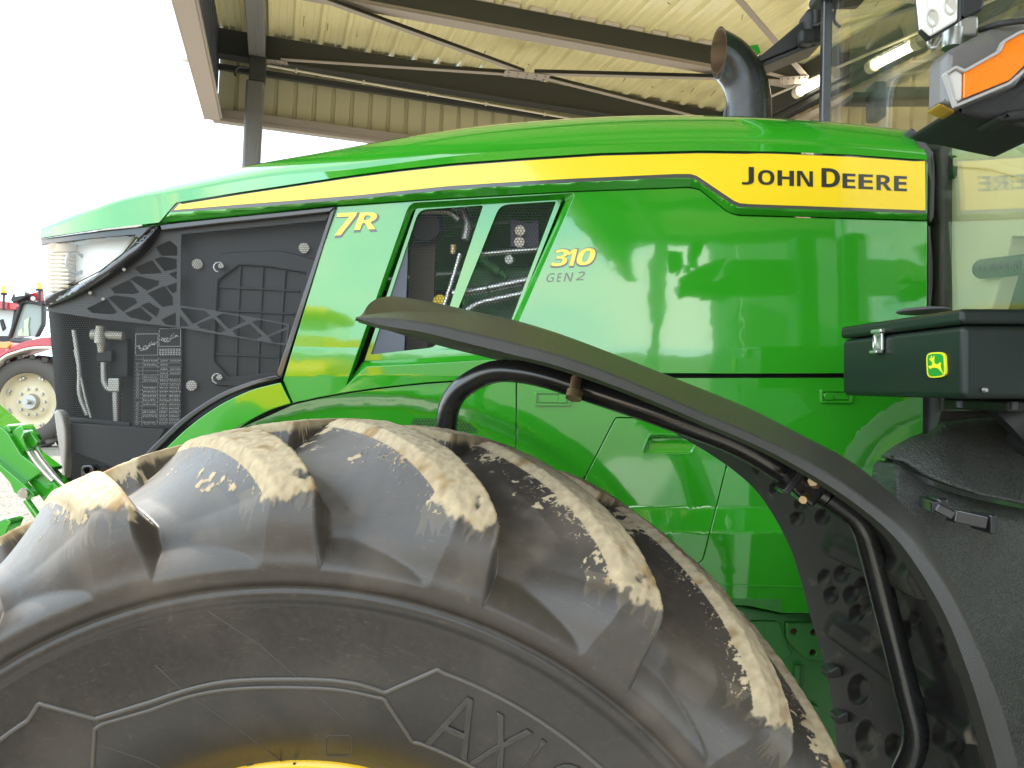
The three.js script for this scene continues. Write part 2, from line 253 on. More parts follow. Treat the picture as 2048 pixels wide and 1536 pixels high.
const WX = 5.22, ZE = -8.82, ZN = 8.6, FL = -CY - 0.35;
const shed = shedThing('open_shed', 'open steel shed with cream ribbed roof and dark beams over the green tractor', 'shed', V3(2.2, FL, -3));
{
  // roof sheets, ribs hanging down every 0.25 m
  const x0 = -0.825, per = 0.25;
  const prof = []; for (let k = 0; k < 4; k++) { const c = k * per; for (const [dx, dy] of [[0, 0], [.03, 0], [.034, -.004], [.040, -.004], [.044, 0], [.086, 0], [.108, -.04], [.142, -.04], [.164, 0], [.206, 0], [.21, -.004], [.216, -.004], [.22, 0]]) prof.push([c + dx, dy]); } prof.push([1.0, 0]);
  const sh = new THREE.Shape(); prof.forEach((p, i) => i ? sh.lineTo(...p) : sh.moveTo(...p)); for (let i = prof.length - 1; i >= 0; i--) sh.lineTo(prof[i][0], prof[i][1] + 0.012);
  const g0 = new THREE.ExtrudeGeometry(sh, { depth: ZN - ZE, bevelEnabled: false });
  for (let i = 0; i < 6; i++) { const g = g0.clone(); g.translate(x0 + i * 1.0, 3.5 - (i % 2) * 0.0025, ZE); mk('roof_sheet', g, M.sheet, shed); }
  // screw points
  const sc = []; for (let i = 0; i < 24; i++) for (const z of [-8.3, -7.6, -7.25, -6.5, -5.9, -5.3]) { if (rnd() < .25) continue; const x = x0 + i * per + .02 + .2 * (rnd() * .3 + (rnd() < .5 ? 0 : .7)) + .0; sc.push(cyl(V3(x, 3.5, z + rnd() * .3), V3(x, 3.462, z + .1 + rnd() * .05), .004, .0025, 5)); }
  mk('roof_screw', sc, M.beam, shed, null, 'stuff');
  // hanging cladding on the far side
  const cp = [[0, 0], [.15, 0], [.162, -.028], [.188, -.028], [.2, 0]]; const shape = (pitchN) => { const s = new THREE.Shape(), l = []; for (let k = 0; k < pitchN; k++) for (const [dx, dz] of cp.slice(0, 4)) l.push([k * .2 + dx, dz]); l.push([pitchN * .2, 0]); l.forEach((p, i) => i ? s.lineTo(...p) : s.moveTo(...p)); for (let i = l.length - 1; i >= 0; i--) s.lineTo(l[i][0], l[i][1] - .01); return s; };
  const cladG = h => { const g = new THREE.ExtrudeGeometry(shape(5), { depth: h, bevelEnabled: false }); g.rotateX(-Math.PI / 2); return g; }; // x along wall, y up from 0, faces +z... 
  const cg = cladG(0.84); // x 0..1, z = -(profile)
  for (let i = 0; i < 6; i++) { const g = cg.clone(); g.scale(1, 1, -1); const ia = g.index; if (!ia) { const p = g.attributes.position, n = g.attributes.normal; for (let t = 0; t < p.count; t += 3) for (const at of [p, n, g.attributes.uv]) { const sz = at.itemSize; for (let q = 0; q < sz; q++) { const a = at.array[(t + 1) * sz + q]; at.array[(t + 1) * sz + q] = at.array[(t + 2) * sz + q]; at.array[(t + 2) * sz + q] = a; } } } g.computeVertexNormals(); g.translate(-0.7 + i * 1.0, 2.64, ZE - (i % 2) * .003); mk('cladding_panel', g, M.clad, shed); }
  mk('bottom_trim', [rbox([2.25, 2.675, ZE + .05], [5.98, .085, .012], .003), rbox([2.25, 2.61, ZE + .005], [5.98, .05, .11], .01)], M.flange, shed);
  // eave beam, its lips and the purlins
  mk('eave_beam', [rbox([2.24, 3.34, ZE + .24], [5.95, .24, .08], .006), rbox([2.24, 3.205, ZE + .22], [5.95, .02, .16], .004), rbox([2.24, 3.13, ZE + .1], [5.95, .06, .05], .004)], M.beam, shed);
  for (const z of [-7.0, -5.1, -3.2, -1.3, .6, 2.5, 4.4, 6.3, 8.2]) {
    mk('purlin', rbox([2.22, 3.36, z], [5.9, .2, .05], .004), M.beam, shed);
    mk('purlin_flange', [rbox([2.22, 3.25, z - .055], [5.9, .014, .15], .003), rbox([2.22, 3.268, z + .02], [5.9, .02, .012], .003)], M.flange, shed);
  }
  for (let i = 0; i < 24; i++) mk('filler_block', rbox([x0 + i * per + .0, 3.481, -6.965], [.15, .032, .02], .004), M.fillerMat, shed);
  // verge: hanging cladding, brown grey soffit and the rafter over the column
  const vg = new THREE.ExtrudeGeometry(shape(5), { depth: .84, bevelEnabled: false }); vg.rotateX(-Math.PI / 2); vg.rotateY(-Math.PI / 2);
  for (let i = 0; i < 17; i++) { const g = vg.clone(); g.translate(-0.70 - (i % 2) * .003, 2.64, ZE + .05 + i * 1.0); mk('verge_cladding', g, M.slate, shed); }
  mk('verge_fascia', [rbox([-0.735, 2.605, -.1], [.15, .03, 17.4], .01), rbox([-0.815, 3.04, -.1], [.02, .9, 17.4], .006)], M.fascia, shed);
  mk('verge_lip', rbox([-0.65, 2.62, -.1], [.02, .035, 17.3], .005), M.flange, shed);
  const cx = hitZ(508, 250, -8.45).x;
  mk('rafter', [rbox([cx, 3.32, -.1], [.16, .3, 16.6], .01)], M.post, shed);
  mk('column', [rbox([cx - .005, (FL + 2.93) / 2, -8.45], [.18, 2.93 - FL, .19], .03)], M.post, shed);
  mk('column_cap', [rbox([cx + .01, 3.06, -8.45], [.16, .26, .17], .008), ...[-.045, .045].map(o => cyl(V3(cx + o, 3.13, -8.36), V3(cx + o, 3.13, -8.34), .014, .014, 6))], M.beam, shed);
  mk('column', [rbox([cx, (FL + 3.3) / 2, 8.2], [.18, 3.3 - FL, .19], .03)], M.post, shed);
  // braces in the roof plane, with drilled gusset plates
  
  const yb = 3.18;
  const mid = hitY(1052, 150, yb);
  const brace = (p, q) => { const a = hitY(...p, yb), b = hitY(...q, yb), o = V3(0, .03, -.028); const m = mk('brace', bar(a, b, .06, .008), M.flange, shed); mk('upright_leg', bar(a.clone().add(o), b.clone().add(o), .008, .06), M.beam, m); };
  brace([560, -30], [1050, 147]); brace([1085, 156], [1420, 240]); brace([562, 119], [1030, 150]); brace([1070, 148], [1600, 162]); brace([1440, -45], [1612, 154]); brace([1530, 145], [1590, 160]);
  const plate = (p, q, w) => { const a = hitY(...p, yb - .012), b = hitY(...q, yb - .012); const d = b.clone().sub(a).normalize(), n = V3(-d.z, 0, d.x); const g = [bar(a, b, w, .008)]; for (let k = 0; k < 5; k++) for (const s of [-1, 1]) { const c = a.clone().lerp(b, .1 + .2 * k).addScaledVector(n, s * w * .28); g.push(cyl(c, c.clone().add(V3(0, -.018, 0)), .009, .009, 6)); } mk('gusset_plate', g, M.flange, shed); };
  plate([1008, 146], [1098, 156], .16); plate([1560, 162], [1616, 158], .2); plate([528, 122], [575, 126], .1);
  // conduit along the far beam with its clips, hooked cable, drain stub
  const cA = hitZ(534, 131, ZE + .36), cB = hitZ(1190, 246, ZE + .36); mk('conduit', [cyl(cA, cB, .011, .011, 10), ...[0.08, .27, .46, .64, .83].map(t => { const c = cA.clone().lerp(cB, t); return rbox(c, [.018, .04, .03], .003); })], M.conduit, shed);
  mk('loose_cable', tube([hitZ(494, 135, -8.3), hitZ(478, 134, -8.3), hitZ(470, 142, -8.3), hitZ(471, 152, -8.3)], .012, 20, 8), M.beam, shed);
  mk('drain_stub', cyl(hitZ(366, 117, -9), hitZ(392, 122, -9), .03, .03, 14), M.conduit, shed);
  // closed wall on the right
  const wg = new THREE.ExtrudeGeometry(shape(5), { depth: 3.1 - FL, bevelEnabled: false }); wg.rotateX(-Math.PI / 2); wg.rotateY(-Math.PI / 2);
  for (let i = 0; i < 9; i++) { const g = wg.clone(); g.translate(WX + .03 + (i % 2) * .003, FL, ZE + i * 1.0); mk('wall_panel', g, M.cladTan, shed); }
  mk('wall_beam', [rbox([WX - .06, 3.28, -.1], [.14, .36, 17.3], .006), rbox([WX - .05, 3.06, -4.3], [.1, .06, 8.9], .004)], M.beam, shed);
  mk('wall_rail', [rbox([WX - .04, hitX(1640, 226, WX).y, -4.3], [.05, .06, 8.9], .004)], M.flange, shed);
  const wa = hitX(1540, 194, WX - .2), wb = hitX(1650, 146, WX - .2); mk('conduit', cyl(wa, wa.clone().lerp(wb, 3.4), .013, .013, 10), M.conduit, shed);
}
{ // two lit fluorescent tubes under the right wall beam
  const tubeMat = std({ color: C(0.9, 0.88, 0.8), roughness: 0.3, emissive: C(1, 0.93, 0.7), emissiveIntensity: 2.2, name: 'lit tube' });
  const mkTube = (p, q, label) => {
    const a = hitX(...p, WX - .22); let b = hitX(...q, WX - .22); b.y = a.y + (b.y - a.y) * 1; b = a.clone().add(V3(0, 0, 1).multiplyScalar(Math.max(.6, b.z - a.z)));
    const o = shedThing('fluorescent_light', label, 'lamp', a.clone().lerp(b, .5), 'lit tube lamps along the shed wall');
    mks('end_cap', [cyl(a, a.clone().add(V3(0, 0, .07)), .055, .055, 20), cyl(b, b.clone().add(V3(0, 0, -.07)), .055, .055, 20)], M.conduit, o);
    mk('glowing_tube', cyl(a.clone().add(V3(0, 0, .07)), b.clone().add(V3(0, 0, -.07)), .042, .042, 18), tubeMat, o);
    mks('clip', [rbox([a.x + .08, a.y + .05, lerp(a.z, b.z, .2)], [.2, .012, .03], .003), rbox([a.x + .08, a.y + .05, lerp(a.z, b.z, .8)], [.2, .012, .03], .003)], M.conduit, o);
    const L = new THREE.RectAreaLight(new THREE.Color(1, .9, .65), 5, Math.abs(b.z - a.z) - .14, .08); const c = toWorld(a.clone().lerp(b, .5).add(V3(-.06, 0, 0))); L.position.copy(c); const tg = toWorld(a.clone().lerp(b, .5).add(V3(-2, -.6, 0))); L.lookAt(tg); scene.add(L);
  };
  mkTube([1592, 187], [1655, 160], 'lit fluorescent tube with round end cap just right of the exhaust stack');
  mkTube([1738, 136], [1834, 100], 'lit fluorescent tube seen through the cab glass below the white work lamp');
}

// ------------------------------------------------------------------ the green tractor
const ZC = 2.30;                                          // distance of its centre line
const tractor = thing('green_tractor', 'large green farm tractor with yellow side stripe and muddy front wheel, filling the view', 'tractor', V3(0.5, 0, -ZC));
const font = await new FontLoader().loadAsync('fonts/droid/droid_sans_bold.typeface.json');
const fontR = await new FontLoader().loadAsync('fonts/droid/droid_sans_regular.typeface.json');

// curves of the bonnet, in photograph pixels
const yS = knots([[78, 476], [200, 458], [318, 445], [352, 405], [480, 384], [541, 375], [620, 363], [700, 351], [800, 338], [900, 327], [1060, 315], [1200, 306], [1400, 301], [1550, 303], [1700, 309], [1856, 320]]);
const yCr = smoothKnots([[78, 464], [150, 438], [246, 404], [350, 386], [541, 353], [700, 339], [900, 313], [1060, 299], [1200, 291], [1400, 286], [1550, 288], [1700, 294], [1856, 309]]);
const yT = smoothKnots([[78, 449], [130, 423], [200, 403], [260, 386], [340, 367], [420, 350], [530, 326], [640, 307], [750, 287], [850, 270], [980, 252], [1080, 243], [1180, 236], [1300, 231], [1450, 231], [1600, 237], [1750, 249], [1856, 261]]);
const yBelt = knots([[320, 437], [345, 428], [480, 416], [720, 397], [900, 379], [1130, 365], [1260, 359], [1350, 355], [1381, 355], [1400, 363], [1467, 410], [1482, 415], [1856, 428]]);
const yFold = knots([[320, 447], [500, 430], [668, 412], [830, 401], [1000, 391], [1140, 383], [1381, 374], [1400, 379], [1456, 424], [1475, 430], [1856, 441]]);
function hoodD(px, py) {
  const h = (750 - py) * 1.175e-3; let d = 1.85 + .00012 * IN.noise(px / 75, py / 75, 3) + .00003 * IN.noise(px / 22, py / 22, 8);
  if (px < 1050) d += 0.085 * Math.pow((1050 - px) / 970, 2);
  if (px < 230) d += 0.07 * Math.pow((230 - px) / 150, 2);
  if (h > 0) d += 0.02 * h + 0.055 * h * h; else d += -0.04 * h;
  if (py > 698) d += 0.05 * (py - 698) * 1.175e-3;
  { const a = px > 320 ? yBelt(px) + 2 : 478, b = px > 320 ? yFold(px) : 486; if (py < b) d -= 0.022 * clamp((b - py) / (b - a)); }
  return d;
}
const recess = [[815, 404], [1152, 385], [1040, 640], [1012, 716], [880, 720], [722, 722], [697, 770]].map(p => p);
const recessRaw = [[820, 405, 18], [1150, 386.5, 10], [1036, 645, 10], [1008, 718, 16], [868, 726, 14], [732, 733, 6], [692, 772, 4]];
const recessPoly = roundPoly(recessRaw, 8), recessIn = roundPoly(offsetPoly(recessRaw, 11).map((p, i) => [p[0], p[1], [14, 8, 8, 10, 10, 6, 3][i]]), 8);
const perEdge = (p, k) => p.flatMap((a, i) => { const b = p[(i + 1) % p.length]; return Array.from({ length: k }, (_, j) => [lerp(a[0], b[0], j / k), lerp(a[1], b[1], j / k)]); });
const sideD = hoodD, floorD = (x, y) => hoodD(x, y) + .024;

{ // bonnet shell, across to the far side
  const cols = []; for (let x = 80; x <= 1855; x += x < 310 || x > 360 ? 14 : 5) cols.push(x); cols.push(1855);
  const rowAt = (f, rear, dd) => cols.map(x => { const xx = 80 + (x - 80) * (rear - 80) / 1775; return [xx, f(x), x]; });
  const S = cols.map(x => P(x, yS(x), hoodD(x, yS(x)) + 0.002));
  const Sin = cols.map(x => P(x, yS(x) + 3, hoodD(x, yS(x)) + 0.03));
  const chamferDepth = x => 0.004 + ss(335, 470, x) * (yS(x) - yCr(x)) * 1.17e-3 * 0.8;
  const crownH = x => (yCr(x) - yT(x)) * 1.2e-3;
  const crE = 1853, tE = 1822;
  const sx = (x, e) => 80 + (x - 80) * (e - 80) / 1775;
  const dC = x => hoodD(x, Math.max(yS(x), yCr(x))) + chamferDepth(x);
  const CrR = cols.map(x => P(sx(x, crE), yCr(x), dC(x)));
  const crown = []; const N = 9;
  for (let k = 1; k <= N; k++) { const t = k / N, a = t * 1.15; crown.push(cols.map(x => { const y = lerp(yCr(x), yT(x), Math.sin(a) / Math.sin(1.15)); const D = 0.02 + crownH(x) * 1.05; return P(sx(x, lerp(crE, tE, t)), y, dC(x) + D * (1 - Math.cos(a)) / (1 - Math.cos(1.15))); })); }
  const last = crown[crown.length - 1];
  const back = [[.1, .028], [.22, .045], [.36, .052]].map(([dz, dy]) => last.map((p, i) => { const w = Math.max(0.02, ZC + p.z); return V3(p.x, p.y + dy * Math.min(1, w / .36), p.z - Math.min(dz, w * dz / .36)); }));
  const mir = r => r.map(p => V3(p.x, p.y, -2 * ZC - p.z));
  const g1 = loft([Sin, S, CrR], { crease: [1] }), g2 = loft([CrR, ...crown, ...back, ...[...back].reverse().slice(1).map(mir), ...[...crown].reverse().map(mir), mir(CrR)]);
  const low = mir(S).map(p => V3(p.x, p.y - .45, p.z)); const g3 = loft([mir(CrR), mir(S), low], { crease: [1] });
  mk('bonnet', [g1, g2, g3], M.green, tractor);
  // nose closing strip
  const nose = [S, ].map(() => null);
  // belt panel carrying the stripe
  const beltPoly = [[322, 444], ...[330, 340, 352].map(x => [x, yS(x) + 4]), ...Array.from({ length: 38 }, (_, i) => { const x = 390 + i * 38.6; return [x, yS(x) + 4]; }), [1854, 324]];
  const lowEdge = []; for (let x = 1855; x > 330; x -= 12) lowEdge.push([x, yFold(x) - 0.5]);
  mk('stripe_panel', panel([...beltPoly, [1856, 330], ...lowEdge], hoodD, { cell: 6, thick: .02, bevel: .0015 }), M.green, tractor);
  // stripe film: dark border under, yellow over
  const topS = []; for (let x = 365; x <= 1848; x += 24) topS.push([x, yS(x) + 4.5 - (x > 1500 ? 1 : 0)]);
  const yel = [[348, 420], [360, 407], ...topS.map(([x, y]) => [x, y + 1.2]), [1850, 322], [1851, 421], ...[...Array(15)].map((_, i) => { const x = 1840 - i * 24.4; return [x, 407.5 + (x - 1480) * .0357]; }), [1478, 406], [1467, 401], [1400, 356], [1392, 351], [1381, 348], [1350, 348], [1260, 352], [1130, 358], [1010, 365], [900, 372], [720, 390], [600, 400], [480, 409]];
  const film = mk('side_stripe', panel(yel, hoodD, { cell: 10, thick: 0, bevel: 0, off: .0022 }), M.yellow, tractor, 'yellow stripe widening into a block at the cab end');
  const bord = [[338, 424], [356, 405], ...topS.map(([x, y]) => [x, y - .2]), [1853, 321], [1853, 427], [1700, 421.5], [1478, 413.5], [1463, 407], [1396, 362], [1388, 357], [1379, 355], [1350, 355], [1260, 359], [1130, 365], [1010, 372], [900, 379], [720, 397], [600, 407], [480, 416]];
  mk('stripe_border', panel(bord, hoodD, { cell: 10, thick: 0, bevel: 0, off: .0012 }), M.decalGrey, tractor);
  fitText('lettering', font, [['J', 1484, 1508, 333.5, 369.5], ['O', 1516, 1549, 340, 369.8], ['H', 1555, 1588, 341, 371.5], ['N', 1594, 1626, 342, 372.8], ['D', 1643, 1680, 336.5, 374.5], ['E', 1685, 1711, 347, 376.5], ['E', 1717, 1746, 348.5, 378], ['R', 1753, 1784, 350, 380.5], ['E', 1788, 1814, 352, 382]], 0.036, M.ink, film, hoodD, .0034);
}
// letters as cut film, each fitted to its own box [x0, x1, top, base]
function fitText(name, f, list, slope, mat, parent, dep, off, { shear = 0, grow = 0, thick = 0 } = {}) {
  const geos = [];
  for (const [ch, x0, x1, y0, y1] of list) {
    const shs = f.generateShapes(ch, 100).map(s => { const e = s.extractPoints(7); const q = p => [p.x + p.y * shear, p.y]; return { o: e.shape.map(q), h: e.holes.map(h => h.map(q)) }; });
    const all = shs.flatMap(s => s.o); const bx0 = Math.min(...all.map(p => p[0])), bx1 = Math.max(...all.map(p => p[0])), by0 = Math.min(...all.map(p => p[1])), by1 = Math.max(...all.map(p => p[1]));
    const tr = p => { const u = (p[0] - bx0) / (bx1 - bx0), X = lerp(x0, x1, u); return [X, lerp(y1, y0, (p[1] - by0) / (by1 - by0)) + (u - .5) * (x1 - x0) * slope]; };
    const clean = p => p.filter((a, i) => { const b = p[(i + 1) % p.length]; return Math.hypot(a[0] - b[0], a[1] - b[1]) > .05; });
    for (const s of shs) { let o = clean(s.o.map(tr)), h = s.h.map(k => clean(k.map(tr))); if (grow) { o = offsetPoly(o, -grow); h = h.map(k => offsetPoly(k, grow)).filter(k => distPoly(k, 0, 0) > 0); } geos.push(panel(o, dep, { holes: h, thick, bevel: 0, off, cell: 24, step: 24 })); }
  }
  return mk(name, geos, mat, parent);
}
{ // ---- side panel with the two vents
  const W1 = roundPoly([[838, 420, 16], [966, 411, 4], [872, 694, 14], [742, 709, 3]], 5), W2 = roundPoly([[1000, 410, 18], [1112, 403, 4], [1000, 700, 14], [886, 694, 8]], 5);
  const top = []; for (let x = 672; x <= 1855; x += 13) top.push([x, yFold(x) + 1.5]);
  const outline = [[585, 806], [566, 760], [670, 414], ...top, [1855, 445], [1854, 700], [1852, 746], [1500, 747.5], [1280, 746.5], [1034, 753], [850, 765.5], [760, 775], [700, 783.5], [640, 794]];
  const sp = mk('side_panel', panel(outline, sideD, { holes: [recessPoly], cell: 9, thick: .016, bevel: .0018 }), M.green, tractor, 'large upper green side panel with two slanted vents');
  const ro = perEdge(recessPoly, 6), ri = perEdge(recessIn, 6), loopAt = (p, f, k) => [...p, p[0]].map(([x, y]) => P(x, y, f(x, y) + k));
  const floorPoly = [[833, 413], [1126, 396], [1029, 640], [1001, 709], [868, 716], [728, 722]];
  mk('vent_surround', [loft([loopAt(ro, hoodD, .002), loopAt(ri, floorD, 0)], { flip: area(ro) > 0 }), panel(floorPoly, (x, y) => floorD(x, y) + .001, { holes: [W1, W2], cell: 10, thick: .014, bevel: .001 })], M.green, sp);
  mk('vent_mesh', [W1, W2].map(w => hexMesh(offsetPoly(w, -3), (x, y) => floorD(x, y) + .010, 6.4, .83)), M.mesh, sp, null, 'stuff');
  mk('slate_plate', panel([[836, 416], [826, 440], [817, 470], [808, 716], [732, 720]], (x, y) => floorD(x, y) + .005, { thick: .003, bevel: 0 }), M.slate, sp);
  const it = { shear: .22 };
  const seven = [['7', 669, 714, 425.5, 470], ['R', 708, 754, 425, 459]];
  fitText('number_shadow', font, seven.map(([c, a, b, t, u]) => [c, a - 1, b + 5, t + 1, u + 5]), -.04, M.decalGrey, sp, sideD, .0008, it);
  fitText('number_lettering', font, seven, -.04, M.yellow, sp, sideD, .0018, it);
  const n310 = [['3', 1102, 1138, 498.5, 532], ['1', 1134, 1155, 498, 531.5], ['0', 1153, 1191, 496.5, 530]];
  fitText('number_shadow', font, n310.map(([c, a, b, t, u]) => [c, a - 2, b + 3, t - 1.5, u + 3.5]), -.03, M.decalGrey, sp, sideD, .0008, it);
  fitText('number_lettering', font, n310, -.03, M.yellow, sp, sideD, .0018, it);
  fitText('number_lettering', fontR, [['G', 1093, 1110, 546.5, 563.5], ['E', 1113, 1124, 546.5, 563], ['N', 1127, 1147, 545.5, 562.5], ['2', 1152, 1170, 543, 560]], -.04, M.decalGrey, sp, sideD, .0012, it);
}
{ // ---- inside the bonnet, seen through the vents
  const eng = mk('engine_bay', [rbox(V3(-.12, CY - .22, -2.42), [2.0, .98, .36], .02)], M.void_, tractor);
  const st = [];
  const tb = (pts, d, r) => tube(filletPath(pts.map(p => P(p[0], p[1], d)), .03), r, 40, 12);
  mks('steel_pipe', [tb([[946, 509], [1085, 498]], 1.945, .0075), tb([[905, 587], [960, 580], [1070, 557]], 1.94, .011), tb([[925, 640], [935, 620], [958, 606], [1060, 584]], 1.95, .010), tb([[905, 592], [1060, 566]], 1.975, .006)], M.steel, eng);
  mk('steel_pipe', tb([[920, 508], [905, 560], [884, 625]], 1.94, .006), M.steel, eng);
  mks('dark_pipe', [tb([[835, 423], [900, 423], [918, 440]], 1.95, .008), tb([[925, 420], [936, 450], [930, 480]], 1.98, .012)], M.bolt, eng);
  mk('filter_housing', [cyl(P(850, 452, 2.1), P(850, 452, 1.97), .052, .048, 28), cyl(P(850, 452, 1.97), P(850, 452, 1.955), .048, .036, 28)], M.black, eng);
  mk('brown_shield', panel([[822, 490], [872, 480], [868, 600], [852, 712], [812, 712]], () => 2.0, { thick: .02 }), std({ color: C(.10, .075, .045), roughness: .6, name: 'brown shield' }), eng);
  mks('yellow_cap', [cyl(P(880, 604, 1.99), P(880, 604, 1.945), .018, .018, 12), cyl(P(866, 618, 1.99), P(868, 612, 1.95), .008, .008, 8)], M.yellow, eng);
  mk('copper_fitting', cyl(P(907, 490, 1.95), P(906, 508, 1.95), .008, .008, 10), M.zinc, eng);
  mk('grey_plate', panel([[1021, 436], [1060, 446], [1078, 436], [1078, 496], [1021, 494]], () => 2.0, { thick: .01 }), M.slate, eng);
  mks('plate_bolt', [[1040, 461], [1038.5, 484]].map(([x, y]) => merge([cyl(P(x, y, 2), P(x, y, 1.975), .0105, .009, 6), cyl(P(x, y, 1.985), P(x, y, 1.978), .013, .013, 18)])), M.steel, eng);
  mk('white_cap', cyl(P(1020, 519, 1.98), P(1018, 519, 1.94), .012, .0105, 16), M.white, eng);
  mk('green_injector', [cyl(P(965, 517, 2.0), P(1002, 545, 1.97), .012, .014, 16), cyl(P(1002, 545, 1.97), P(1014, 556, 1.965), .009, .005, 12)], M.dullGreen, eng);
  mk('green_block', rbox(P(1000, 610, 2.12), [.2, .2, .12], .02), M.dullGreen, eng);
}
// ---- lower side: arch panel, lower cover, inspection door, ledge, casting
function lowD(px, py) {
  let d = hoodD(px, 750) + .009 + (py - 750) * 1.175e-3 * 0.02;
  const a = Math.pow(Math.abs(px - 740) / 600, 2) + Math.pow(Math.max(0, 1300 - py) / 510, 2); // wheel arch
  if (px < 1330) { const k = ss(1.03, .90, a); d += .035 * k + (k > 0 ? .10 * Math.max(0, .93 - a) : 0); }
  if (px > 1190) { const k = clamp((py - 1018) / 48) * (px > 1290 ? 1 : ss(1190, 1290, px)); d -= .028 * k; if (py > 1066) d += (py - 1066) * 1.175e-3 * .10; }
  if (px > 1640) { const r = Math.hypot(px - 1890, py - 1010); d += .014 * clamp((224 - r) / 46); }
  return d;
}
{
  const archTop = spl([[586, 809], [640, 797], [700, 786.5], [770, 776.5], [850, 768], [940, 761.5], [1032, 756]], 22);
  mk('arch_panel', panel([...archTop, [1031, 1150], [500, 1150], [400, 1000], [420, 890], [470, 860], [540, 830]], lowD, { cell: 10, thick: .012, bevel: .0015 }), M.green, tractor);
  const slot = roundPoly([[818, 840, 10], [930, 840, 10], [958, 864, 8], [842, 864, 10]], 8);
  mk('louvre_mesh', hexMesh(slot, (x, y) => lowD(x, y) - .0012, 6.5, .7), M.mesh, tractor, null, 'stuff');
  const door = roundPoly([[1232, 836, 5], [1500, 840, 5], [1453, 930, 0], [1404, 1124, 14], [1380, 1131, 10], [1110, 1131, 10], [1168, 961, 0]], 8);
  const gap = offsetPoly(densify(door, 12), -1.6);
  const scoop = roundPoly([[1299, 868, 10], [1395, 872, 8], [1386, 907, 9], [1284, 908, 9]], 9);
  mk('lower_cover', panel([[1034, 757], [1300, 756], [1700, 755.5], [1847, 757], [1846, 866], [1822, 874], [1795, 892], [1772, 918], [1758, 955], [1750, 1000], [1735, 1226], [1567, 1226], [1440, 1200], [1030, 1200]], (x, y) => lowD(x, y), { holes: [gap], cell: 10, thick: .014, bevel: .0015 }), M.green, tractor, 'lower green side cover behind the black fender');
  const dr = mk('inspection_door', panel(door, lowD, { holes: [scoop], cell: 10, thick: .014, bevel: .0015 }), M.green, tractor, 'slanted inspection door with a scooped handle');
  const scD = (x, y) => lowD(x, y) + .004 + .022 * clamp((908 - y) / 36) * ss(-1, 8, sdPoly(scoop, x, y));
  mk('scooped_handle', [panel(offsetPoly(scoop, -2), scD, { cell: 5, thick: .002, bevel: 0 }), panel(offsetPoly(densify(scoop, 5), -2.5), (x, y) => lowD(x, y) - .001, { holes: [offsetPoly(densify(scoop, 5), 1)], cell: 10, thick: .006, bevel: .0008, step: 5 })], M.green, dr);
  mk('door_backing', panel(offsetPoly(door, -14), (x, y) => lowD(x, y) + .03, { thick: .004, bevel: 0 }), M.void_, tractor);
  mk('seam_backing', panel([[570, 780], [1034, 735], [1845, 735], [1845, 775], [1050, 775], [1050, 1200], [1020, 1200], [1020, 775], [590, 830]], (x, y) => lowD(x, y) + .045, { thick: .004, bevel: 0 }), M.void_, tractor);
  // crease edge line at the foot, pocket
  mk('foot_strip', panel([[1430, 1168], [1735, 1174], [1735, 1178], [1430, 1172]], (x, y) => lowD(x, y) - .003, { thick: .004, bevel: .001 }), M.green, tractor);
  mk('ledge_pocket', [panel([[1400, 1197], [1563, 1198], [1566, 1226], [1520, 1212], [1400, 1209]], (x, y) => lowD(x, y) - .0015 + clamp((y - 1197) / 14) * .0, { thick: .004, bevel: .001, cell: 6 })], M.dullGreen, tractor);
  // latches
  for (const [x0, x1, y0, y1, flip] of [[1069, 1142, 783, 812, 1], [1642, 1706, 779, 806, 0]]) {
    const fr = densify(roundPoly([[x0, y0], [x1, y0], [x1, y1], [x0, y1]], 3), 8), inn = offsetPoly(fr, 4.5);
    const l = mk('latch', panel(fr, (x, y) => lowD(x, y) - .006, { holes: [inn], thick: .008, bevel: .0012 }), M.green, tractor);
    mk('latch_plate', panel(offsetPoly(fr, 4), (x, y) => lowD(x, y) - .0005, { thick: .002, bevel: 0 }), M.green, l);
    const s = flip ? x1 - 25 : x0 + 7; mk('latch_pull', [panel(roundPoly([[flip ? x0 + 9 : s + 20, y0 + 7], [flip ? s : x1 - 9, y0 + 7], [flip ? s : x1 - 9, y1 - 7], [flip ? x0 + 9 : s + 20, y1 - 7]], 2), (x, y) => lowD(x, y) - .0055, { thick: .006, bevel: .001 }), panel(roundPoly([[s, y0 + 6, flip ? 2 : 8], [s + 18, y0 + 6, flip ? 8 : 2], [s + 18, y1 - 6, flip ? 8 : 2], [s, y1 - 6, flip ? 2 : 8]], 3), (x, y) => lowD(x, y) - .0075, { thick: .008, bevel: .0012 })], M.green, l);
  }
  // cast frame
  const cD = (x, y) => 1.93 + (y < 1240 ? (1240 - y) * .0004 : 0);
  const fr = mk('cast_frame', [panel([[1300, 1205], [1440, 1206], [1560, 1228], [1740, 1226], [1790, 1750], [1300, 1750]], cD, { cell: 20, thick: .1, bevel: .003 }), panel(roundPoly([[1330, 1242], [1560, 1242, 12], [1567, 1268, 20], [1586, 1310, 10], [1570, 1318, 10], [1330, 1318]], 8), (x, y) => cD(x, y) - .010, { thick: .012, bevel: .004 })], M.dullGreen, tractor, 'dull green cast frame with bolt holes');
  const circ = (x, y, r) => Array.from({ length: 16 }, (_, i) => [x + r * Math.cos(i / 8 * Math.PI), y + r * Math.sin(i / 8 * Math.PI)]);
  const pads = [[roundPoly([[1572, 1246, 6], [1720, 1246], [1720, 1322], [1612, 1320, 14], [1574, 1280, 10]], 6), [[1588, 1264], [1628, 1265], [1626, 1306]]], [roundPoly([[1600, 1412, 8], [1640, 1412, 8], [1642, 1500, 8], [1598, 1500]], 6), [[1619, 1435]]]];
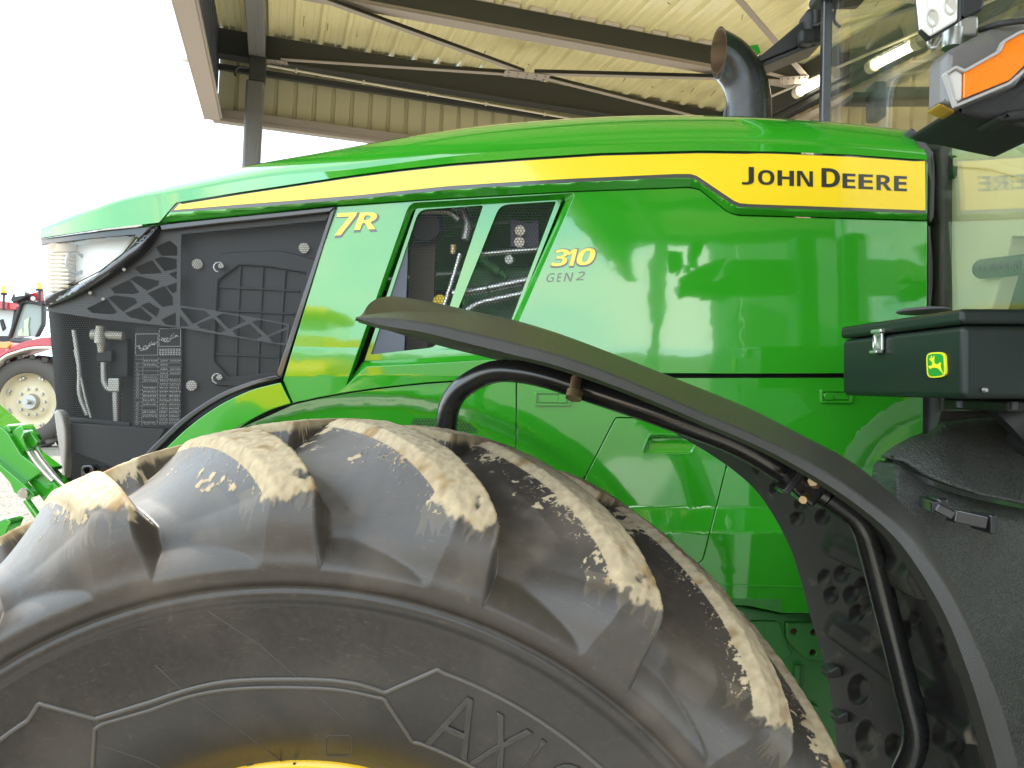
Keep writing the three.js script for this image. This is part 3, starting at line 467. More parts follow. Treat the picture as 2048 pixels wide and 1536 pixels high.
  for (const [p, hs] of pads) { const pd = mk('mounting_pad', panel(p, (x, y) => cD(x, y) - .018, { holes: hs.map(h => circ(h[0], h[1], 6.5)), thick: .02, bevel: .003, step: 8 }), M.dullGreen, fr); mks('bolt_hole', hs.map(h => cyl(P(h[0], h[1], cD(...h) - .002), P(h[0], h[1], cD(...h) - .004), .009, .009, 14)), std({ color: C(.12, .03, .02), roughness: .9, name: 'rusty hole' }), fr); }
  mks('rib', [cyl(P(1596, 1330, 1.925), P(1590, 1412, 1.925), .008, .008, 10), cyl(P(1604, 1330, 1.925), P(1600, 1412, 1.925), .005, .005, 10)], M.dullGreen, fr);
  mk('rust_patch', panel([[1624, 1463], [1637, 1461], [1638, 1486], [1630, 1486]], (x, y) => cD(x, y) - .021, { thick: .003, bevel: .001 }), std({ color: C(.22, .05, .02), roughness: .9, name: 'rust' }), fr);
}
{ // ---- front: arch strip, grille, headlight
  const topA = spl([[300, 925], [333, 895], [370, 860], [410, 829], [452, 803], [500, 781], [535, 771], [561, 765]], 24), botA = spl([[582, 807], [540, 820], [495, 843], [450, 869], [415, 893], [380, 925], [350, 965]], 20);
  mk('arch_strip', panel([...topA, ...botA], (x, y) => hoodD(x, 750) - .004 + (y - 750) * .00004, { cell: 10, thick: .03, bevel: .002 }), M.green, tractor, 'bright green curved strip over the wheel arch');
  const gD = (x, y) => hoodD(x, Math.max(490, Math.min(y, 760))) + .006;
  const arcIn = [[556, 752], [497, 772], [452, 789], [407, 815], [368, 844], [329, 879], [300, 907], [262, 950], [240, 1000]];
  const gPoly = [[322, 458], [664, 422], ...arcIn, [148, 1000], [140, 940], [125, 850], [112, 760], [100, 690], [93, 612], [150, 592], [220, 550], [285, 503]];
  const gr = mk('grille_mesh', hexMesh(gPoly, (x, y) => gD(x, y) + .004, 4.8, .84), M.mesh, tractor, 'black perforated front grille', 'stuff');
  const strip = (a, b, off) => panel([...a, ...[...b].reverse()], (x, y) => gD(x, y) - off, { thick: .022, bevel: .003, cell: 16 });
  mk('grille_frame', strip([[318, 449], [440, 436], [560, 424], [672, 412.5]], [[322, 461], [440, 447], [560, 435], [660, 424]], .008), M.blackGloss, tractor);
  mk('grille_frame', strip([[672.5, 413], [563, 757]], [[660, 424], [552, 750]], .009), M.blackGloss, tractor);
  mk('grille_frame', strip([[562, 757], ...spl([[520, 767], [497, 775], [452, 793], [407, 819], [368, 848], [331, 883], [304, 909], [268, 950], [250, 985]], 24)], [[552, 750], ...spl([[520, 757], [493, 765], [447, 783], [401, 810], [361, 839], [323, 874], [296, 901], [258, 944], [238, 980]], 24)], .008), M.blackGloss, tractor);
  const zl = l => l.map(([x, y]) => [x * .3515, 200 + y * .3515]), z3 = l => l.map(([x, y]) => [300 + x * .1953, 400 + y * .1953]);
  const H = [[[885, 835], [965, 800], [1008, 835], [1008, 885], [915, 885]], [[880, 905], [920, 890], [1005, 905], [1005, 960], [935, 975]], [[762, 955], [865, 910], [922, 985], [800, 990]], [[742, 1020], [775, 1000], [905, 1030], [900, 1055], [835, 1085]], [[632, 1072], [735, 1022], [793, 1095], [760, 1105], [650, 1100]], [[617, 1125], [650, 1112], [765, 1125], [783, 1152], [700, 1205]], [[497, 1185], [605, 1132], [668, 1208], [640, 1220], [520, 1210]], [[840, 1100], [935, 1058], [983, 1120], [983, 1168], [925, 1178]], [[802, 1170], [845, 1150], [910, 1190], [890, 1236]], [[712, 1213], [798, 1178], [868, 1240], [850, 1262], [740, 1235]], [[920, 1250], [1000, 1210], [1000, 1285], [940, 1278]], [[962, 990], [1005, 972], [1005, 1020]], [[947, 1060], [1005, 1037], [1005, 1090], [980, 1100]]].map(zl);
  mk('diamond_lattice', panel([...zl([[905, 722], [1032, 738], [1024, 1298], [880, 1280], [560, 1245], [262, 1200]]), [104, 596], [150, 594], [220, 552], [285, 505]], (x, y) => gD(x, y) + .011, { holes: H, thick: .004, bevel: .0008, cell: 20 }), M.lattice, tractor, 'dark lattice of diamond openings behind the grille');
  const L = [[[290, 1160], [400, 1290], [330, 1297], [290, 1290]], [[305, 1102], [565, 1135], [618, 1185], [460, 1262], [432, 1262]], [[478, 1275], [650, 1208], [778, 1335], [720, 1358], [507, 1310]], [[683, 1190], [740, 1163], [920, 1190], [983, 1240], [822, 1318], [804, 1318]], [[853, 1335], [1020, 1268], [1148, 1395], [1080, 1428], [882, 1388]], [[1048, 1250], [1120, 1228], [1380, 1277], [1405, 1300], [1202, 1388]], [[1219, 1400], [1405, 1325], [1385, 1468], [1260, 1458]]].map(z3);
  mk('diamond_lattice', panel(z3([[280, 1078], [560, 1115], [1000, 1190], [1430, 1272], [1400, 1490], [1250, 1468], [700, 1375], [282, 1305]]), (x, y) => gD(x, y) + .011, { holes: L, thick: .004, bevel: .0008, cell: 20 }), M.lattice, tractor, 'dark lattice band crossing the rear of the grille');
  mk('upper_blank', panel([[322, 458], [662, 423], [652, 440], [364, 468], [357, 470], [330, 462]], (x, y) => gD(x, y) + .009, { thick: .003, bevel: 0 }), M.lattice, tractor);
  mk('grille_back', panel([[330, 455], [660, 420], [560, 750], [450, 790], [330, 870], [255, 1010], [140, 1010], [112, 800], [96, 612], [230, 545]], (x, y) => gD(x, y) + .17 - .12 * ss(200, 100, x), { thick: .01, bevel: 0, cell: 30 }), M.void_, tractor);
  // ribbed cover
  const cv = (x, y) => gD(x, y) + .045; const panelC = roundPoly([[362, 468], [655, 440], [556, 760], [470, 800], [362, 860]], 10);
  const cover = mk('ribbed_cover', [panel(panelC, cv, { thick: .01, bevel: 0, cell: 40 }), panel(roundPoly([[430, 505, 26], [560, 500, 10], [640, 520], [570, 760], [500, 776], [415, 770, 24]], 20), (x, y) => cv(x, y) - .012, { thick: .014, bevel: .004, cell: 40, holes: [roundPoly([[436, 560, 4], [478, 530, 4], [530, 533, 4], [612, 546, 4], [560, 742, 4], [458, 754, 4], [428, 722, 4]], 4)] })], M.black, tractor, 'black ribbed cover with washers behind the grille');
  for (const [a, b] of [[[481, 530], [472, 754]], [[526, 532], [516, 752]], [[571, 538], [556, 748]], [[436, 574], [600, 582]], [[428, 620], [590, 628]], [[428, 708], [560, 714]]]) mk('rib', bar(P(...a, cv(...a) - .004), P(...b, cv(...b) - .004), .006, .006, V3(0, 0, 1)), M.black, cover);
  for (const [x, y] of [[394.5, 528], [608, 496], [383, 771]]) mk('washer', [cyl(P(x, y, cv(x, y)), P(x, y, cv(x, y) - .012), .0125, .0125, 24), cyl(P(x, y, cv(x, y) - .012), P(x, y, cv(x, y) - .022), .006, .006, 6)], M.steel, cover);
  for (const [x, y] of [[437, 534], [434, 757]]) mk('clip_ring', [new THREE.TorusGeometry(.0115, .0018, 6, 26, 4.6).translate(...P(x, y, cv(x, y) - .028).toArray()), cyl(P(x + 4, y - 2, cv(x, y) - .012), P(x + 4, y - 2, cv(x, y) - .03), .006, .006, 10)], M.steel, cover);
  // printed service chart
  const cvs = document.createElement('canvas'); cvs.width = 384; cvs.height = 800; const g = cvs.getContext('2d'); g.fillStyle = '#0a0a0a'; g.fillRect(0, 0, 384, 800); g.strokeStyle = g.fillStyle = '#c9c6c0'; g.lineWidth = 3; seed = 99;
  g.strokeRect(10, 60, 180, 170); g.strokeRect(200, 20, 172, 140);
  const scrib = (x, y, w, h, n) => { g.lineWidth = 3; for (let i = 0; i < n; i++) { g.beginPath(); const cx = x + w * i / n, cy = y + h * (.3 + .5 * Math.sin(i * .6) * .5 + .2); g.arc(cx, cy, 6 + rnd() * 12, 0, 6.28 * (.4 + rnd() * .6)); g.stroke(); g.beginPath(); g.moveTo(cx, cy); g.lineTo(cx + rnd() * 40 - 10, cy + rnd() * 40 - 20); g.stroke(); } };
  scrib(30, 110, 150, 90, 10); scrib(215, 50, 140, 80, 9);
  for (let y = 180; y < 230; y += 14) for (let x = 205; x < 370; x += 22) g.strokeRect(x, y, 12, 7);
  for (let r = 0; r < 17; r++) { const y = 262 + r * 31; g.lineWidth = 1.6; g.beginPath(); g.moveTo(8, y); g.lineTo(374, y); g.stroke(); g.lineWidth = 2; for (const [x, w] of [[20, 26], [80, 100], [212, 60], [290, 80]]) { if (rnd() < .15) continue; if (w < 30) { g.beginPath(); g.arc(x + 12, y + 15, 9, 0, 6.3); g.stroke(); } else for (let q = 0; q < 2; q++) { let xx = x; while (xx < x + w) { const l = 4 + rnd() * 10; g.fillRect(xx, y + 8 + q * 10, l, 3.4); xx += l + 4; } } } }
  for (const x of [195, 72]) { g.lineWidth = 1.6; g.beginPath(); g.moveTo(x, 240); g.lineTo(x, 790); g.stroke(); }
  const ct = new THREE.CanvasTexture(cvs); ct.colorSpace = THREE.SRGBColorSpace;
  const ch = new THREE.PlaneGeometry(.125, .248); ch.rotateX(-.03); ch.rotateY(-.12); { const c = P(315, 753, gD(315, 753) + .032); ch.translate(c.x, c.y, c.z); }
  mk('service_chart', ch, std({ map: ct, roughness: .6, name: 'printed service chart' }), tractor, 'black chart of small white diagrams behind the grille');
  // fittings behind the mesh
  const d0 = 2.02, T = (pts, r) => tube(filletPath(pts.map(p => P(p[0], p[1], d0)), .03), r, 40, 12);
  const fit = mk('coolant_fitting', [cyl(P(184, 669, d0), P(212, 670, d0), .013, .013, 14), cyl(P(210, 670, d0), P(247, 672, d0), .011, .011, 14), cyl(P(200, 652, d0 - .01), P(200, 686, d0 - .01), .010, .014, 14), cyl(P(203, 684, d0), P(203, 705, d0), .012, .008, 12)], std({ color: C(.55, .52, .46), roughness: .5, metalness: .3, name: 'pale fitting' }), tractor); mk('fitting_block', [rbox(P(232, 770, d0), [.03, .036, .026], .004), cyl(P(233, 780, d0), P(234, 848, d0), .011, .009, 14)], M.bolt, fit);
  mk('bent_pipe', T([[208, 725], [209, 765], [216, 778], [226, 780]], .0085), M.bolt, fit);
  mk('bracket', [rbox(P(212, 712, d0 + .01), [.04, .03, .02], .003), rbox(P(240, 715, d0 + .03), [.05, .1, .02], .003)], M.black, fit);
  mks('radiator_pipe', [T([[148, 660], [160, 740], [158, 790], [175, 830]], .006), T([[150, 700], [172, 800], [182, 835]], .004)], M.bolt, tractor);
  mk('cross_member', [panel([[128, 846], [330, 858], [300, 905], [262, 948], [140, 900]], (x, y) => gD(x, y) + .02, { thick: .02, bevel: .002 }), bar(P(140, 838, 2.03), P(262, 850, 2.0), .012, .012)], M.black, tractor);
  // headlight
  const hl = mk('headlight', panel([[83, 491], [180, 479], [270, 471], [242, 503], [198, 538], [150, 562], [90, 590]], (x, y) => gD(x, y) - .004, { thick: .004, bevel: .001, cell: 10 }), M.lens, tractor, 'clear front headlight in the bonnet corner');
  mk('reflector', panel([[80, 489], [180, 476], [276, 468], [245, 506], [200, 541], [152, 566], [88, 594]], (x, y) => gD(x, y) + .05 + .03 * ss(240, 90, x), { thick: .01, bevel: 0, cell: 10 }), M.white, hl);
  const pod = [cyl(P(126, 491, 2.02), P(127, 507, 2.02), .036, .03, 24)]; for (let y = 511; y < 584; y += 8) pod.push(rbox(P(127, y, 2.02), [.056, .0075, .05], .003)); pod.push(cyl(P(128, 505, 2.025), P(126, 582, 2.025), .027, .027, 16));
  mk('lamp_pod', pod, M.lampPod, hl);
  mk('lamp_ring', new THREE.TorusGeometry(.026, .004, 8, 24).rotateY(1.1).translate(...P(152, 526, 2.0).toArray()), M.bolt, hl);
  mk('lamp_header', panel([[80, 478], [200, 461], [303, 451], [278, 478], [270, 470], [180, 478], [83, 490]], (x, y) => gD(x, y) - .006, { thick: .02, bevel: .002, cell: 10 }), M.blackGloss, tractor);
  mk('lamp_frame', panel([...spl([[86, 592], [150, 570], [200, 543], [245, 508], [278, 474], [303, 450]], 22), ...spl([[320, 450], [286, 502], [222, 550], [152, 591], [91, 614]], 20)], (x, y) => gD(x, y) - .010 - .012 * Math.sin(clamp(distPoly([[320, 450], [286, 502], [222, 550], [152, 591], [91, 614]], x, y) / 24) * 3), { thick: .03, bevel: .003, cell: 6 }), M.blackGloss, tractor, 'curved gloss black frame under the headlight');
  mks('frame_screw', [[289, 492], [248, 539], [180, 586], [206, 598]].map(([x, y]) => cyl(P(x, y, gD(x, y) + .004), P(x, y, gD(x, y) - .012), .004, .004, 10)), M.bolt, tractor);
  mk('edge_guard', panel(spl([[106, 824], [113, 820], [124, 832], [131, 870], [130, 925], [127, 958], [119, 915], [112, 870], [106, 824]], 40).slice(0, -1), () => 1.955, { thick: .03, bevel: .006 }), std({ color: C(.42, .39, .36), roughness: .5, name: 'pale grey plastic' }), tractor);
  const ringO = roundPoly([[161, 930, 9], [187, 930, 9], [188, 975, 4], [161, 975, 4]], 9), hole = Array.from({ length: 16 }, (_, i) => [173.5 + 5.5 * Math.cos(i / 8 * Math.PI), 941 - 6 * Math.sin(i / 8 * Math.PI)]);
  mk('tow_eye', [panel(ringO, () => 1.92, { holes: [hole], thick: .03, bevel: .004 }), cyl(P(188, 945, 1.95), P(218, 938, 1.97), .010, .010, 12)], M.blackGloss, tractor);
  // front linkage
  const lk = (poly, d, t, b = .003) => panel(poly, () => d, { thick: t, bevel: b });
  const fl = mk('front_linkage', [lk([[-60, 800], [16, 866], [42, 909], [86, 942], [47, 970], [-60, 865]], 1.95, .09), lk([[-30, 840], [0, 860], [14, 849], [23, 862], [14, 868], [-30, 862]], 1.96, .07), lk([[22, 862], [42, 850], [60, 880], [52, 902], [40, 905]], 1.965, .05)], M.green, tractor, 'green front lifting arms ahead of the bonnet');
  mk('side_plate', lk([[-60, 880], [0, 928], [47, 968], [70, 990], [56, 1001], [28, 986], [19, 966], [0, 944], [-60, 900]], 1.93, .02), M.green, fl);
  mk('bolt', [cyl(P(47, 986, 1.93), P(47, 986, 1.912), .0105, .0095, 6), cyl(P(47, 986, 1.93), P(47, 986, 1.926), .013, .013, 16)], M.steel, fl);
  mk('shackle_bracket', [lk([[46, 862], [58, 860], [77, 884], [62, 900], [54, 902], [42, 880]], 1.92, .012), lk([[39, 879], [46, 863], [50, 866], [44, 880], [58, 902], [52, 904]], 1.9, .03)], M.green, fl);
  mk('lift_arm', [lk([[56, 964], [88, 944], [150, 1008], [112, 1034]], 1.97, .06), cyl(P(53, 1000, 1.95), P(78, 1035, 1.95), .009, .009, 10)], M.green, fl);
  mks('wire_linkage', [tube([[60, 894], [68, 895], [80, 915], [98, 938], [114, 957], [138, 980]].map(p => P(...p, 1.94)), .006, 40, 8), tube([[56, 900], [72, 925], [94, 950], [106, 962]].map(p => P(...p, 1.94)), .006, 40, 8)], M.steel, fl);
  mk('lower_hook', lk([[-30, 1050], [0, 1041], [10, 1036], [22, 1042], [13, 1064], [0, 1088], [-30, 1100]], 1.9, .05), M.green, fl);
  mk('linkage_mount', rbox(V3(-1.05, CY - .55, -2.1), [.3, .25, .3], .03), M.dullGreen, fl);
}
// ---- front wheel
const WXc = -0.272, WYc = CY - 0.868, WZc = 1.22, D2R = Math.PI / 180;
const profPts = new THREE.SplineCurve([[0, .762], [.06, .7605], [.12, .756], [.18, .745], [.232, .724], [.263, .697], [.278, .662], [.283, .625], [.283, .59], [.279, .545], [.268, .50], [.252, .458], [.23, .42], [.207, .392], [.19, .372]].map(p => new THREE.Vector2(...p)));
const PN = 600, profTab = profPts.getSpacedPoints(PN), profLen = profPts.getLength();
function prof(s) { const sg = s < 0 ? -1 : 1, t = Math.min(PN - 1e-4, Math.abs(s) / profLen * PN), i = Math.floor(t), f = t - i, a = profTab[i], b = profTab[i + 1]; const dw = b.x - a.x, dr = b.y - a.y, l = Math.hypot(dw, dr); return { w: sg * lerp(a.x, b.x, f), r: lerp(a.y, b.y, f), nw: sg * -dr / l, nr: dw / l }; }
const wOfR = r => { let best = 0; for (let i = 0; i <= PN; i++) if (profTab[i].y < r) { best = profTab[i].x; break; } return best; };
const S_SH = 0.262;                                    // arc length from the crown to the shoulder corner
const PITCH = 360 / 21;
function lugs(th, s) { // th in degrees. returns [height 0..1, position across the bar -1..1, side]
  let best = 0, bu = 0;
  for (const side of [1, -1]) {
    const q = s * side; if (q < -0.05) continue;
    const a = q / S_SH; const out = Math.max(0, q - S_SH);
    const sweep = a < 1 ? 17.5 * (1 - a) * (0.86 + .14 * a) : -out * 12;
    const ph = (th - (side < 0 ? 8.9 : 0.9) + sweep) / PITCH; const k = ph - Math.round(ph); const dg = k * PITCH;
    const rM = 0.765; for (const arc of [dg * D2R * rM, (dg - PITCH) * D2R * rM]) {       // metres along the circumference from the bar's middle, this bar and the next
    const o2 = clamp(out / .12);
    const hwR = lerp(a < 1 ? lerp(.046, .034, clamp(a)) : .034, .062, o2 * o2), hwL = lerp(a < 1 ? lerp(.036, .027, clamp(a)) : .027, .07, o2);
    const fR = lerp(.011, .03, o2), fL = lerp(.018, .055, clamp(out / .06));
    let h = arc > 0 ? 1 - ss(hwR - fR * .5, hwR + fR * .5, arc) : Math.pow(1 - clamp((-arc - hwL + .006) / (lerp(.135, .10, o2))), 1.5);
    h *= ss(-0.05, -0.02, q);
    if (h > best) { best = h; bu = arc; } }
  }
  const o = Math.abs(s) - S_SH; best = Math.max(best, ss(.028, .072, o));
  return [best, bu];
}
const lugT = s => { const o = Math.abs(s) - S_SH; return o < 0 ? .049 : o < .06 ? lerp(.049, .026, ss(0, .06, o)) : lerp(.026, 0, ss(.06, .115, o)); };
function mudField(th, s) { // dried mud: 0..1 cover, by place on the tread and ragged noise
  const [h] = lugs(th, s); const X = th * .78 * D2R * 30, Y = s * 30;
  const out = s - S_SH, n1 = fbm(X * .55, Y * .55, 3, 4), n2 = ridge(X * 1.5 + n1 * 1.4, Y * .9, 9, 3), n3 = fbm(X * 3, Y * 3, 6, 3);
  let m = 0;
  if (h > .80 - .55 * ss(.12, .42, n1 + .4 * n3)) m = 1.05 - ss(-.012, .012, out + n1 * .045 + n3 * .02) + n3 * .5 + (s > S_SH - .03 ? -.05 : .06);  // crests
  if (h > .55) m -= .7 * ss(.08, .42, fbm(X * .9, Y * .9, 77, 3)) * ss(-.06, .0, out);           // rubbed bare towards the shoulder
  const n4 = ridge(X * 1.1 + n3 * .5, Y * .8 + n1, 9, 2), edge = ss(.02, .2, h) * ss(.62, .4, h);
  const vr = ridge(X * 2.2 + n1 * 2, Y * 2.2 + n3, 61, 3), veins = (h > .35 && h < .97 && out < .0 ? ss(.77, .86, vr + (h - .72) * .55 + n1 * .2) * ss(.30, .6, h) : 0) + ss(.72, .9, n4) * ss(.15, .04, Math.abs(s)) * .9 * ss(-.15, .2, n1) + 0 * edge * ss(.0, .35, n1 + n3 * .5) * ss(.22, .10, Math.abs(s)) * .8;
  const drips = ss(.55, .66, ridge(X * 1.7 + n1, Y * .35, 21, 2) * .5 + .42 - out * 12 + n1 * .3) * (h > .5 && out > -.01 && out < .045 ? .35 : 0);
  m = Math.max(m, veins, drips);
  return [clamp(ss(.28, .62, m)), h, n1, n3];
}
{
  const wheel = new THREE.Group(); wheel.name = 'front_wheel'; wheel.userData.label = 'front wheel with muddy lugged tyre and yellow rim'; tractor.add(wheel); baseOf.set(wheel, baseOf.get(tractor));
  const T0 = -64, T1 = 104, TW = 2048, TH = 1024;
  const sOf = v => lerp(-S_SH * 1.15, profLen, v), vOf = s => (s + S_SH * 1.15) / (profLen + S_SH * 1.15);
  const rough = new Uint8Array(TW * TH * 4), col = new Uint8Array(TW * TH * 4);
  for (let j = 0; j < TH; j++) for (let i = 0; i < TW; i++) {
    const th = lerp(T0, T1, (i + .5) / TW), s = sOf((j + .5) / TH); const [m, h, n1, n3] = mudField(th, s);
    const X = th * .7 * D2R * 20, Y = s * 20; const out = s - S_SH;
    const cloud = fbm(X * .35, Y * .35, 31, 4), fine = fbm(X * 5, Y * 5, 33, 2), scr = ridge(X * .6 + Y * .25, Y * 5 - X * .4, 40, 2);
    const dust = clamp(lerp(.20, .02, ss(.05, .12, out)) + lerp(.30, .12, ss(.06, .12, out)) * ss(-.05, .4, cloud) + .06 * fine + (scr > .93 ? .14 : 0) + (h < .4 && out < .03 ? .18 * ss(-.1, .3, n1) : 0));
    let r = lerp(.024, .175, dust), g = lerp(.020, .140, dust), b = lerp(.0175, .110, dust);
    const k = .85 + .35 * n3; const br = ss(.1, .4, fbm(X * 1.2, Y * 1.2, 50, 3));
    r = lerp(r, lerp(.50, .34, br) * k, m); g = lerp(g, lerp(.39, .22, br) * k, m); b = lerp(b, lerp(.245, .105, br) * k, m);
    const q = (j * TW + i) * 4; col[q] = clamp(toS(r)) * 255; col[q + 1] = clamp(toS(g)) * 255; col[q + 2] = clamp(toS(b)) * 255; col[q + 3] = 255;
    const ro = lerp(.34 + .35 * dust + .06 * fine, .97, m); rough[q] = rough[q + 1] = rough[q + 2] = clamp(ro) * 255; rough[q + 3] = 255;
  }
  const mkT = (d, srgb) => { const t = new THREE.DataTexture(d, TW, TH, THREE.RGBAFormat); t.magFilter = THREE.LinearFilter; t.minFilter = THREE.LinearMipmapLinearFilter; t.generateMipmaps = true; t.wrapS = THREE.MirroredRepeatWrapping; if (srgb) t.colorSpace = THREE.SRGBColorSpace; t.needsUpdate = true; return t; };
  const tyreMat = std({ map: mkT(col, true), roughnessMap: mkT(rough), roughness: 1, name: 'worn tyre rubber with dried mud' });
  const build = (t0, t1, nt, s0, s1, ns, detail) => {
    const pos = [], uv = [], idx = [];
    for (let i = 0; i <= nt; i++) { const th = lerp(t0, t1, i / nt), sn = Math.sin(th * D2R), cs = Math.cos(th * D2R); for (let j = 0; j <= ns; j++) {
      const s = lerp(s0, s1, j / ns), p = prof(s); let [m, h, n1, n3] = detail && s > -.3 && s < .42 ? mudField(th, s) : [0, lugs(th, s)[0], 0, 0];
      let d = h * lugT(s) + m * (h > .86 ? 1 : .25) * (.0026 + .0022 * n3); const gr = (p.r - .628) / .0042; if (s > 0) d += -.0065 * Math.exp(-gr * gr) + .0028 * Math.exp(-Math.pow((p.r - .614) / .006, 2));
      if (detail) d += .0008 * n1;
      const r = p.r + p.nr * d, w = p.w + p.nw * d; pos.push(WXc + r * sn, WYc + r * cs, -WZc + w); uv.push((th - T0) / (T1 - T0), vOf(Math.max(s, -S_SH * 1.14)));
    } }
    for (let i = 0; i < nt; i++) for (let j = 0; j < ns; j++) { const a = i * (ns + 1) + j, b = a + ns + 1; idx.push(a, a + 1, b, b, a + 1, b + 1); }
    const g = new THREE.BufferGeometry(); g.setAttribute('position', new THREE.Float32BufferAttribute(pos, 3)); g.setAttribute('uv', new THREE.Float32BufferAttribute(uv, 2)); g.setIndex(idx); g.computeVertexNormals(); return g;
  };
  const t1 = build(T0, T1, 1250, -S_SH * 1.3, profLen, 340, true), t2 = build(T0, T1, 300, -profLen, -S_SH * 1.3, 30, false), t3 = build(T1, 360 + T0, 320, -profLen, profLen, 110, false);
  mk('tyre', [t1, t2, t3], tyreMat, wheel, 'black tyre with dried tan mud on the lugs');
  // raised sidewall lines, traced on the rubber
  const tyD = (px, py) => { let d = .94; for (let k = 0; k < 5; k++) { const x = (px - 1024) / F * d - WXc, y = CY + (768 - py) / F * d - WYc; d = WZc - wOfR(Math.hypot(x, y)); } return d; };
  const onT = (px, py) => P(px, py, tyD(px, py));
  const line = (pts, r) => { const c = []; for (let i = 0; i < pts.length - 1; i++) { const a = pts[i], b = pts[i + 1], n = Math.max(2, Math.round(Math.hypot(b[0] - a[0], b[1] - a[1]) / 14)); for (let k = 0; k < n; k++) c.push(onT(lerp(a[0], b[0], k / n), lerp(a[1], b[1], k / n))); } c.push(onT(...pts[pts.length - 1])); return tube(c, r, c.length * 2, 8); };
  const arcP = (r, a0, a1, n = 14) => Array.from({ length: n + 1 }, (_, i) => { const a = lerp(a0, a1, i / n) * D2R; return [567 + r * Math.sin(a), 2227 - r * Math.cos(a)]; });
  const up1 = [[192, 1437], ...spl([[300, 1404], [380, 1378], [460, 1362], [560, 1358], [660, 1360], [720, 1368]], 16), [772, 1384], [876, 1339]];
  const lo1 = [[184, 1560], [190, 1458], [206, 1447], ...spl([[300, 1420], [380, 1392], [460, 1378], [560, 1374], [660, 1377], [720, 1386]], 16), [768, 1397], [825, 1482], ...arcP(790, 20.5, 34, 6)];
  mk('sidewall_line', [line([...up1, ...arcP(938, 20.2, 50, 16)], .0032), line([[192, 1437], [79, 1407], ...arcP(938, -33, -44, 5)], .0032), line(lo1, .0028)], std({ color: C(.085, .075, .065), roughness: .3, name: 'raised rubber line' }), wheel);
  mk('sidewall_line', line(arcP(700, -6, 6, 12), .0015), std({ color: C(.05, .045, .04), roughness: .5, name: 'raised rubber line' }), wheel);
  mks('mould_seam', [[[405, 1215], [520, 1290], [690, 1440]], [[200, 1490], [290, 1520], [370, 1560]], [[310, 1330], [370, 1385], [480, 1460], [585, 1540]]].map(l => line(l, .0007)), std({ color: C(.07, .06, .05), roughness: .5, name: 'rubber seam' }), wheel);
  const gs = []; for (const [ch, a, w] of [['A', 23.5, 70], ['X', 30.3, 66], ['I', 35.3, 20], ['O', 40, 74]]) for (const s of fontR.generateShapes(ch, 100)) { const e = s.extractPoints(8); const tr = p => { const lx = (p.x / 100 - .33) * w / .6, ly = p.y / 100 * 118; const rr = 792 + ly, t = a * D2R + lx / 845; return [567 + rr * Math.sin(t), 2227 - rr * Math.cos(t)]; }; gs.push(panel(e.shape.map(tr), tyD, { holes: e.holes.map(h => h.map(tr)), thick: .006, bevel: .0012, off: .003, cell: 20, step: 12 })); }
  mk('sidewall_lettering', gs, std({ color: C(.045, .04, .035), roughness: .5, name: 'raised rubber lettering' }), wheel);
  mk('wear_mark', line(roundPoly([[652, 1470], [704, 1470], [704, 1512], [652, 1512]], 10).concat([[652, 1480]]), .0009), M.rubber, wheel);
  const lp = [[.376, -.18], [.376, .17], [.383, .188], [.376, .202], [.364, .198], [.350, .17], [.335, .06], [.28, .05], [.20, .09], [.0, .09]].map(p => new THREE.Vector2(...p)); const lg = new THREE.LatheGeometry(lp, 120); lg.rotateX(Math.PI / 2); lg.translate(WXc, WYc, -WZc);
  mk('rim', lg, M.rimYellow, wheel);
  mk('axle', [cyl(V3(WXc, WYc, -WZc + .1), V3(WXc, WYc, -ZC), .1, .12, 24)], M.dullGreen, tractor);
}
